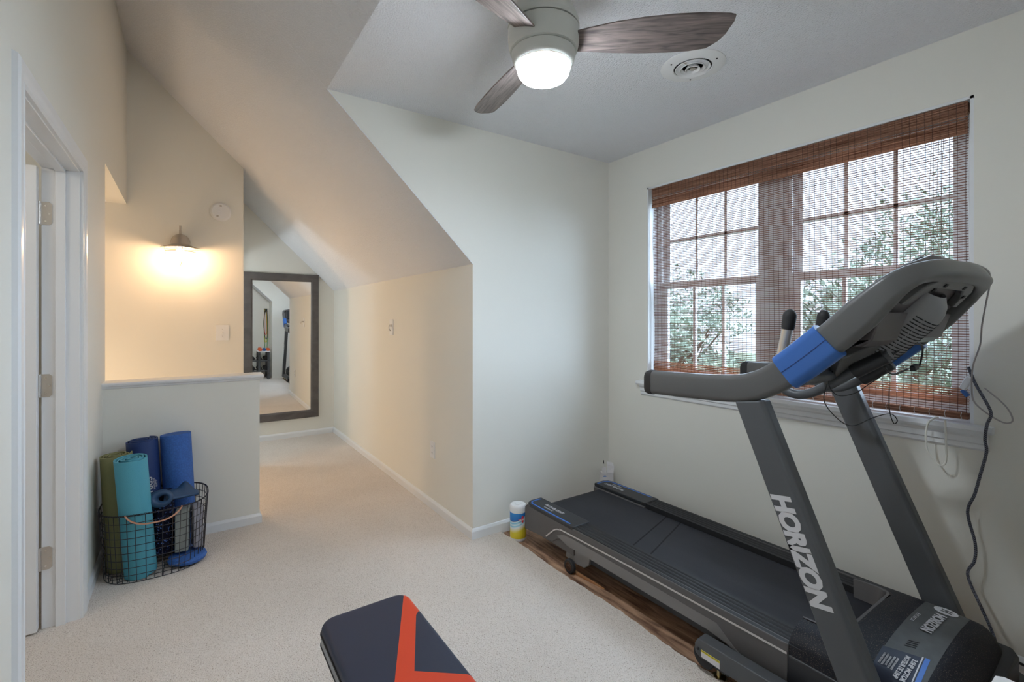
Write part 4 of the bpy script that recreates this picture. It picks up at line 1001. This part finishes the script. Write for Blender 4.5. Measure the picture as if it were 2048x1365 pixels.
# ------------------------------------------------------------------ weight bench
bn = thing('weight_bench', 'flat navy weight bench pad with a red angular stripe in the foreground', 'bench', (.457, .95, 0))
bx0, bx1, by0, by1 = .322, .596, .30, 1.492; BZ = .452
def rr_in(x, y, r):
    """signed distance inside a rounded rect"""
    cx0, cy0 = (bx0 + bx1) / 2, (by0 + by1) / 2; hx, hy = (bx1 - bx0) / 2, (by1 - by0) / 2
    qx, qy = abs(x - cx0) - hx + r, abs(y - cy0) - hy + r
    return -(math.hypot(max(qx, 0), max(qy, 0)) + min(max(qx, qy), 0) - r)
rc = .045; ER = .016
def pad_z(x, y):
    d_ = max(0, min(ER, rr_in(x, y, rc))); return BZ - ER + math.sqrt(max(0, ER * ER - (ER - d_) ** 2))
def outline(inset, n=8):
    pts = []; r = max(rc - inset, .001)
    for cx0, cy0, a0 in ((bx1 - rc, by1 - rc, 0), (bx0 + rc, by1 - rc, 90), (bx0 + rc, by0 + rc, 180), (bx1 - rc, by0 + rc, 270)):
        for k in range(n + 1):
            a = R(a0 + 90 * k / n); pts.append((cx0 + r * math.cos(a), cy0 + r * math.sin(a)))
    return pts
g = G(); rings = [[(x, y, .388) for x, y in outline(.012)], [(x, y, .392) for x, y in outline(.002)], [(x, y, BZ - ER - .004) for x, y in outline(0)]]
for a in (15, 30, 45, 60, 75, 90): rings.append([(x, y, BZ - ER + ER * math.sin(R(a))) for x, y in outline(ER * (1 - math.cos(R(a))))])
g.loft(rings); pad = obj('pad', g, 'vinylnavy', bn, angle=60)
g = G(); g.loft([[(x, y, .398) for x, y in outline(-.0012)], [(x, y, .424) for x, y in outline(-.0012)]], cap=False); obj('side_panel', g, 'vinylgrey', pad, angle=60)
for z in (.396, .427):
    g = G(); g.tube([(x, y, z) for x, y in outline(-.001)], .0026, 6, closed=True); obj('piping', g, 'rubber', pad)
def stripe(poly):
    # polygon cut into a fine grid that follows the pad surface
    bm = bmesh.new(); vs = [bm.verts.new((x, y, 0)) for x, y in poly]; bm.faces.new(vs)
    for ax, lo_, hi_ in ((0, bx0, bx1), (1, .3, 1.5)):
        nct = int((hi_ - lo_) / .004)
        for k in range(nct):
            c0 = lo_ + (hi_ - lo_) * k / nct
            if ax == 1 and not (c0 > by1 - .06) and k % 6: continue
            if ax == 0 and not (c0 > bx1 - .03 or c0 < bx0 + .03) and k % 6: continue
            no = (1, 0, 0) if ax == 0 else (0, 1, 0); co = (c0, 0, 0) if ax == 0 else (0, c0, 0)
            bmesh.ops.bisect_plane(bm, geom=bm.verts[:] + bm.edges[:] + bm.faces[:], plane_co=co, plane_no=no)
    kill = [f for f in bm.faces if rr_in(*f.calc_center_median()[:2], rc) < .0002]
    bmesh.ops.delete(bm, geom=kill, context='FACES')
    for v_ in bm.verts:
        x, y = v_.co.x, v_.co.y; v_.co.z = pad_z(x, y) + .0006
    bmesh.ops.recalc_face_normals(bm, faces=bm.faces)
    me = bpy.data.meshes.new('stripe'); bm.to_mesh(me); bm.free(); return me
poly = [(.600, 1.515), (.545, 1.505), (.586, 1.480)][:0] + [(.582, 1.53), (.60, 1.53), (.60, 1.375), (.572, 1.347), (.477, 1.134), (.60, 1.034), (.60, .985), (.46, 1.075), (.36, .99), (.36, 1.03), (.424, 1.131), (.586, 1.480)]
link('stripe', stripe(poly), 'vinylred', pad, angle=60)
g = G(); g.box(.432, .45, .325, .482, 1.30, .375); g.box(.36, .42, .375, .55, .46, .388); g.box(.36, 1.26, .375, .55, 1.30, .388); obj('frame_rail', g, 'charcoal', bn, bevel=.004)
for y in (.50, 1.22):
    g = G(); g.box(.432, y, .03, .482, y + .05, .33); lg = obj('leg', g, 'charcoal', bn, bevel=.004)
    g = G(); g.box(.24, y, .0, .675, y + .05, .035); obj('foot_bar', g, 'charcoal', lg, bevel=.004)

# ------------------------------------------------------------------ wire basket and what is in it
BCX, BCY, BA, BB = -.142, 3.290, .233, .222
def ring_pt(a, k=1.0, e=.72):
    c_, s_ = math.cos(a), math.sin(a)
    return (BCX + BA * k * math.copysign(abs(c_) ** e, c_), BCY + BB * k * math.copysign(abs(s_) ** e, s_))
bk = thing('wire_basket', 'dark wire basket with copper handles beside the half wall', 'basket', (BCX, BCY, 0))
BH = .352
def kf(z): return .94 + .09 * z / BH
for z in [BH * i / 9 for i in range(10)]:
    pass
g = G(); NV = 44
for i in range(10):
    z = .004 + (BH - .006) * i / 9
    g.tube([(*ring_pt(2 * math.pi * k / 72, kf(z)), z) for k in range(72)], .0018, 5, closed=True)
for k in range(NV):
    a = 2 * math.pi * (k + .5) / NV
    g.tube([(*ring_pt(a, kf(z) + .004), z) for z in (.004, .12, .24, BH)], .0018, 5)
for k in range(-5, 6):
    x = BCX + k * .037
    h_ = BB * .9 * (1 - abs(k * .037 / (BA * .94)) ** 2.5) ** .4 if abs(k * .037) < BA * .93 else 0
    if h_: g.tube([(x, BCY - h_, .004), (x, BCY + h_, .004)], .0016, 5)
for k in range(-4, 5):
    y = BCY + k * .04
    h_ = BA * .9 * (1 - abs(k * .04 / (BB * .94)) ** 2.5) ** .4 if abs(k * .04) < BB * .93 else 0
    if h_: g.tube([(BCX - h_, y, .004), (BCX + h_, y, .004)], .0016, 5)
obj('wire_mesh', g, 'wire', bk)
for q in (0, math.pi):
    g = G(); P_ = []
    for k in range(240):
        a = 2 * math.pi * k / 240; x, y = ring_pt(a, kf(BH)); P_.append((x + .0028 * math.cos(a * 60 + q) * math.cos(a), y + .0028 * math.cos(a * 60 + q) * math.sin(a), BH + .001 + .0028 * math.sin(a * 60 + q)))
    g.tube(P_, .0018, 5, closed=True); obj('rim', g, 'wire', bk)
def handle(a0, a1, inward):
    g = G(); P_ = []
    for k in range(17):
        f_ = k / 16; a = a0 + (a1 - a0) * f_; x, y = ring_pt(a, kf(BH) + .03 * math.sin(math.pi * f_)); P_.append((x, y, BH + .004 - .055 * math.sin(math.pi * f_) ** .7))
    g.tube(P_, .0042, 8); obj('handle', g, 'copper', bk)
handle(R(248), R(292), 1); handle(R(68), R(112), 1)

def rolled(name, label, mt, mt2, b, tp, r, turns, cat='yoga mat', grp=None, tail=0, ph=0.0, th=None):
    """a rolled mat standing up: an outer cylinder whose top shows a spiral edge"""
    b, tp = Vector(b), Vector(tp); ax = (tp - b).normalized(); e1 = ax.orthogonal().normalized(); e2 = ax.cross(e1)
    root = thing(name, label, cat, b, grp)
    th = th or (r - .02) / turns * .72; pitch = (r - .018) / turns
    g = G(); n = int(turns * 36); rings = []
    for i in range(n + 1):
        a = 2 * math.pi * i / 36 + ph; rr = .018 + pitch * i / 36
        d_ = e1 * math.cos(a) + e2 * math.sin(a); zj = .004 * math.sin(i * .09)
        ri, ro = rr - th, rr
        rings.append([b + d_ * ri, b + d_ * ro, tp + d_ * (ro - .001) + ax * zj, tp + d_ * (ri + .001) + ax * zj])
    g.loft(rings); obj('rolled_sheet', g, mt, root, angle=30)
    return root, e1, e2, ax
grp = 'exercise mats in the basket'
rolled('yoga_mat', 'olive rolled yoga mat, leftmost in the wire basket', 'olive', 'olive2', (-.292, 3.300, .012), (-.316, 3.266, .628), .072, 4.5, grp=None, ph=2.6)
tr_ = rolled('yoga_mat', 'turquoise rolled yoga mat at the front left of the wire basket', 'teal', 'teal', (-.200, 3.175, .012), (-.239, 3.124, .632), .077, 4.5, ph=1.2)
nv, e1, e2, ax = rolled('exercise_mat', 'thick dark navy rolled mat with white lettering against the half wall', 'navy', 'navy', (-.185, 3.420, .012), (-.218, 3.424, .662), .081, 4, ph=0.3, cat='exercise mat')
ctr = Vector((-.185, 3.420, .012)).lerp(Vector((-.218, 3.424, .662)), .62)
vd = (Vector((0, 0, 1.35)) - ctr); vd = (vd - ax * vd.dot(ax)).normalized(); sd_ = vd.cross(ax)
for s_, sz_, of in (('SPRI', .050, .018), ('workout', .018, .048), ('.com', .022, .060)):
    ang = of / .081; nd = (vd * math.cos(ang) - sd_ * math.sin(ang)).normalized() if False else (vd * math.cos(ang) + (ax.cross(vd)) * math.sin(ang)).normalized()
    text('mat_lettering', s_, sz_, ctr + nd * .0835, -ax, nd.cross(-ax) , 'silver', nv, offset=.0008 if sz_ > .03 else 0)
# blue foam roller (solid)
fb, ft = Vector((-.026, 3.397, .012)), Vector((-.058, 3.442, .672)); axf = (ft - fb).normalized(); q_ = axf.to_track_quat('Z', 'Y').to_matrix()
g = G(); L0 = (ft - fb).length
g.lathe([(0, 0), (.072, 0), (.076, .004), (.076, L0 - .003), (.073, L0), (0, L0)], fb, 48, q_)
tag(obj('foam_roller', g, 'foam'), 'bright blue foam roller leaning on the half wall, rightmost tall roll', 'foam roller')
g = G(); g.lathe([(0, 0), (.048, 0), (.052, .004), (.052, .330), (.048, .334), (.0, .334)], (-.112, 3.262, .058), 40, Vector((0, .02, 1)).to_track_quat('Z', 'Y').to_matrix())
tag(obj('foam_roller', g, 'speck'), 'short black foam roller with blue specks in the middle of the basket', 'foam roller')
# yoga blocks
def block(label, mt, c_, size, rz, tilt):
    g = G(); g.obox(c_, size, Matrix.Rotation(R(rz), 3, 'Z') @ Matrix.Rotation(R(tilt), 3, 'X')); return tag(obj('yoga_block', g, mt, bevel=.006, bseg=3), label, 'yoga block')
block('grey-green foam yoga block on end in the right of the basket', 'block1', (-.022, 3.222, .180), (.062, .10, .225), -6, -4)
block('pale lavender-grey yoga block on end, rightmost in the basket', 'block2', (.044, 3.243, .178), (.045, .11, .222), 8, -3)
# blue disc lying at the bottom of the basket
g = G(); g.lathe([(0, .006), (.068, .006), (.086, .016), (.092, .030), (.086, .044), (.06, .052), (0, .054)], (.000, 3.190, 0), 48, Matrix.Diagonal((1, .95, 1)))
tag(obj('balance_disc', g, 'foam'), 'blue round balance disc lying flat at the bottom of the basket', 'balance disc')
# contoured neck support: thick ring opening into a humped wing
g = G(); c0 = Vector((-.118, 3.162, .386)); a_ = Vector((-.25, -.90, .36)).normalized(); s1 = Vector((1, -.28, 0)).normalized(); s2 = a_.cross(s1).normalized()
rings = []
for k in range(32):
    t_a = 2 * math.pi * k / 32; cr_ = math.cos(t_a); sr_ = math.sin(t_a)
    tr = .0165 - .006 * cr_
    ctr = c0 + s1 * (.006 + .040 * cr_) + s2 * (.030 * sr_); od = (s1 * cr_ + s2 * sr_ * .9).normalized()
    rings.append([ctr + (od * math.cos(2 * math.pi * q / 14) + a_ * math.sin(2 * math.pi * q / 14) * 1.5) * tr for q in range(14)])
g.loft(rings, cap=False, closed=True)
nk = obj('neck_support', g, 'neck', angle=80)
tag(nk, 'slate-blue moulded rubber neck support lying across the top of the basket', 'neck support')
g = G(); wr = []
for i in range(17):
    f_ = i / 16; row = []
    for k in range(13):
        s_ = k / 12; x = -.105 + .160 * f_; y0_ = 3.155 + .080 * f_; y1_ = 3.315 - .045 * f_ ** 2; y = y0_ + (y1_ - y0_) * s_
        z = .372 - .012 * f_ + .020 * math.sin(math.pi * s_) * (1 - f_) + .055 * math.exp(-((x + .010) / .036) ** 2) * s_ ** 1.6 + .016 * math.exp(-((x + .07) / .03) ** 2) * math.sin(math.pi * min(1, s_ * 1.2))
        row.append((x, y, z))
    wr.append(row)
g.grid(wr); wg = obj('wing', g, 'neck', nk, angle=80); so = wg.modifiers.new('s', 'SOLIDIFY'); so.thickness = .012; so.offset = -1

# ------------------------------------------------------------------ dumbbell rack and bands seen in the mirror
rk = thing('dumbbell_rack', 'black metal dumbbell rack with a white top shelf by the end wall', 'weight rack', (1.28, 0, 0))
rx0, rx1, ry0, ry1 = 1.165, 1.402, -.26, .243; zr = .605
g = G(); g.prism([(rx0, ry0), (rx1, ry0), (rx1, ry1 - .012), (rx1 - .010, ry1), (rx0 + .01, ry1), (rx0, ry1 - .01)], 'z', .590, .605); obj('top_shelf', g, 'white', rk, bevel=.002)
for x in (rx0 + .03, rx1 - .03):
    g = G(); g.box(x - .02, ry1 - .09, .03, x + .02, ry1 - .05, .59); up = obj('post', g, 'charcoal', rk, bevel=.003)
    for z in (.12, .26, .40, .54):
        g = G(); g.cyl((x, ry1 - .0495, z), (x, ry1 - .049, z), .007, 10); obj('bolt_hole', g, 'dark', up)
    g = G(); g.box(x - .02, ry0 + .02, .03, x + .02, ry0 + .06, .59); obj('post', g, 'charcoal', rk, bevel=.003)
    g = G(); g.box(x - .025, ry0, .0, x + .025, ry1 + .02, .032); obj('foot_bar', g, 'charcoal', rk, bevel=.003)
for z in (.16, .38):
    for y in (ry1 - .075, ry0 + .08):
        g = G(); g.box(rx0 - .15, y - .012, z, rx1 + .01, y + .012, z + .024); obj('shelf_rail', g, 'charcoal', rk, bevel=.002)
def dumbbell(label, c_, l, r, mt, ax='y'):
    root = thing('dumbbell', label, 'dumbbell', c_, 'dumbbells on the rack')
    rot = Matrix.Rotation(R(90), 3, 'X') if ax == 'y' else Matrix.Rotation(R(90), 3, 'Y')
    d_ = Vector((0, 1, 0)) if ax == 'y' else Vector((1, 0, 0)); c_ = Vector(c_)
    g = G(); g.tube([c_ - d_ * l * .3, c_ + d_ * l * .3], .014, 12); obj('handle', g, 'chrome', root)
    for s_ in (-1, 1):
        g = G(); k = 6; q = c_ + d_ * (s_ * l * .38); n = 6
        e = [Vector((0, 0, 1)), Vector((1, 0, 0)) if ax == 'y' else Vector((0, 1, 0))]
        g.loft([[q + d_ * o_ + (e[0] * math.cos(a) + e[1] * math.sin(a)) * r * k_ for a in [math.pi / 3 * i + math.pi / 6 for i in range(6)]] for o_, k_ in ((-l * .12, .85), (-l * .09, 1), (l * .09, 1), (l * .12, .85))]); obj('weight', g, mt, root, bevel=.003)
    return root
zt_ = .605
dumbbell('orange dumbbell on the left of the rack top in the mirror', (1.215, .06, zt_ + .0365), .20, .042, 'orange')
dumbbell('blue dumbbell in the middle of the rack top', (1.300, .05, zt_ + .031), .18, .036, 'blue')
dumbbell('small orange dumbbell on the right of the rack top', (1.375, .04, zt_ + .031), .17, .036, 'orange')
for z, r_, nm in ((.184 + .0435, .050, 'lower'), (.404 + .040, .046, 'middle')):
    for k, x in enumerate((1.075, 1.205, 1.330)):
        dumbbell('black hex dumbbell on the %s rack shelf, %s one' % (nm, ('left', 'centre', 'right')[k]), (x, -.035, z), .30, r_, 'rubber')
# hook and bands on the end wall
hk = thing('band_hook', 'black metal hook holding exercise bands on the end wall', 'hook', (1.37, YE, 1.50))
g = G(); g.box(1.335, YE + .0005, 1.46, 1.405, YE + .008, 1.54); obj('hook_plate', g, 'charcoal', hk)
g = G(); g.tube([(1.37, YE + .008, 1.50), (1.37, YE + .11, 1.50), (1.37, YE + .125, 1.52)], .006, 8); obj('hook_rod', g, 'charcoal', hk)
for k, (mt, nm, zl) in enumerate((('red', 'red', .95), ('yellow', 'yellow', .78), ('green', 'green', .60), ('rubber', 'black', .85))):
    y = YE + .03 + .02 * k; x = 1.37
    g = G(); pts = smoothpts([(x, y, 1.511), (x - .02, y, 1.49), (x - .03 - .006 * k, y, 1.2), (x - .022, y, zl + .05), (x, y, zl), (x + .022, y, zl + .05), (x + .02 + .004 * k, y, 1.2), (x + .015, y, 1.49)], 5, closed=True)
    g.tube(pts, .0055, 7, closed=True)
    tag(obj('resistance_band', g, mt), '%s resistance band hanging from the end-wall hook' % nm, 'resistance band')

g = G(); g.loft([[(1.700, 1.905, ZF + .0003), (1.700, 1.905, ZF + .010), (1.722, 1.905, ZF + .010), (1.722, 1.905, ZF + .0003)], [(1.728, 1.70, ZF + .0003), (1.728, 1.70, ZF + .004), (1.736, 1.70, ZF + .004), (1.736, 1.70, ZF + .0003)]])
tag(obj('wood_shim', g, grain('orange_wood', (.30, .12, .05), (.55, .27, .12), (20, 2, 1), .6, 3)), 'orange wood splinter lying behind the treadmill transport wheel', 'wood scrap')
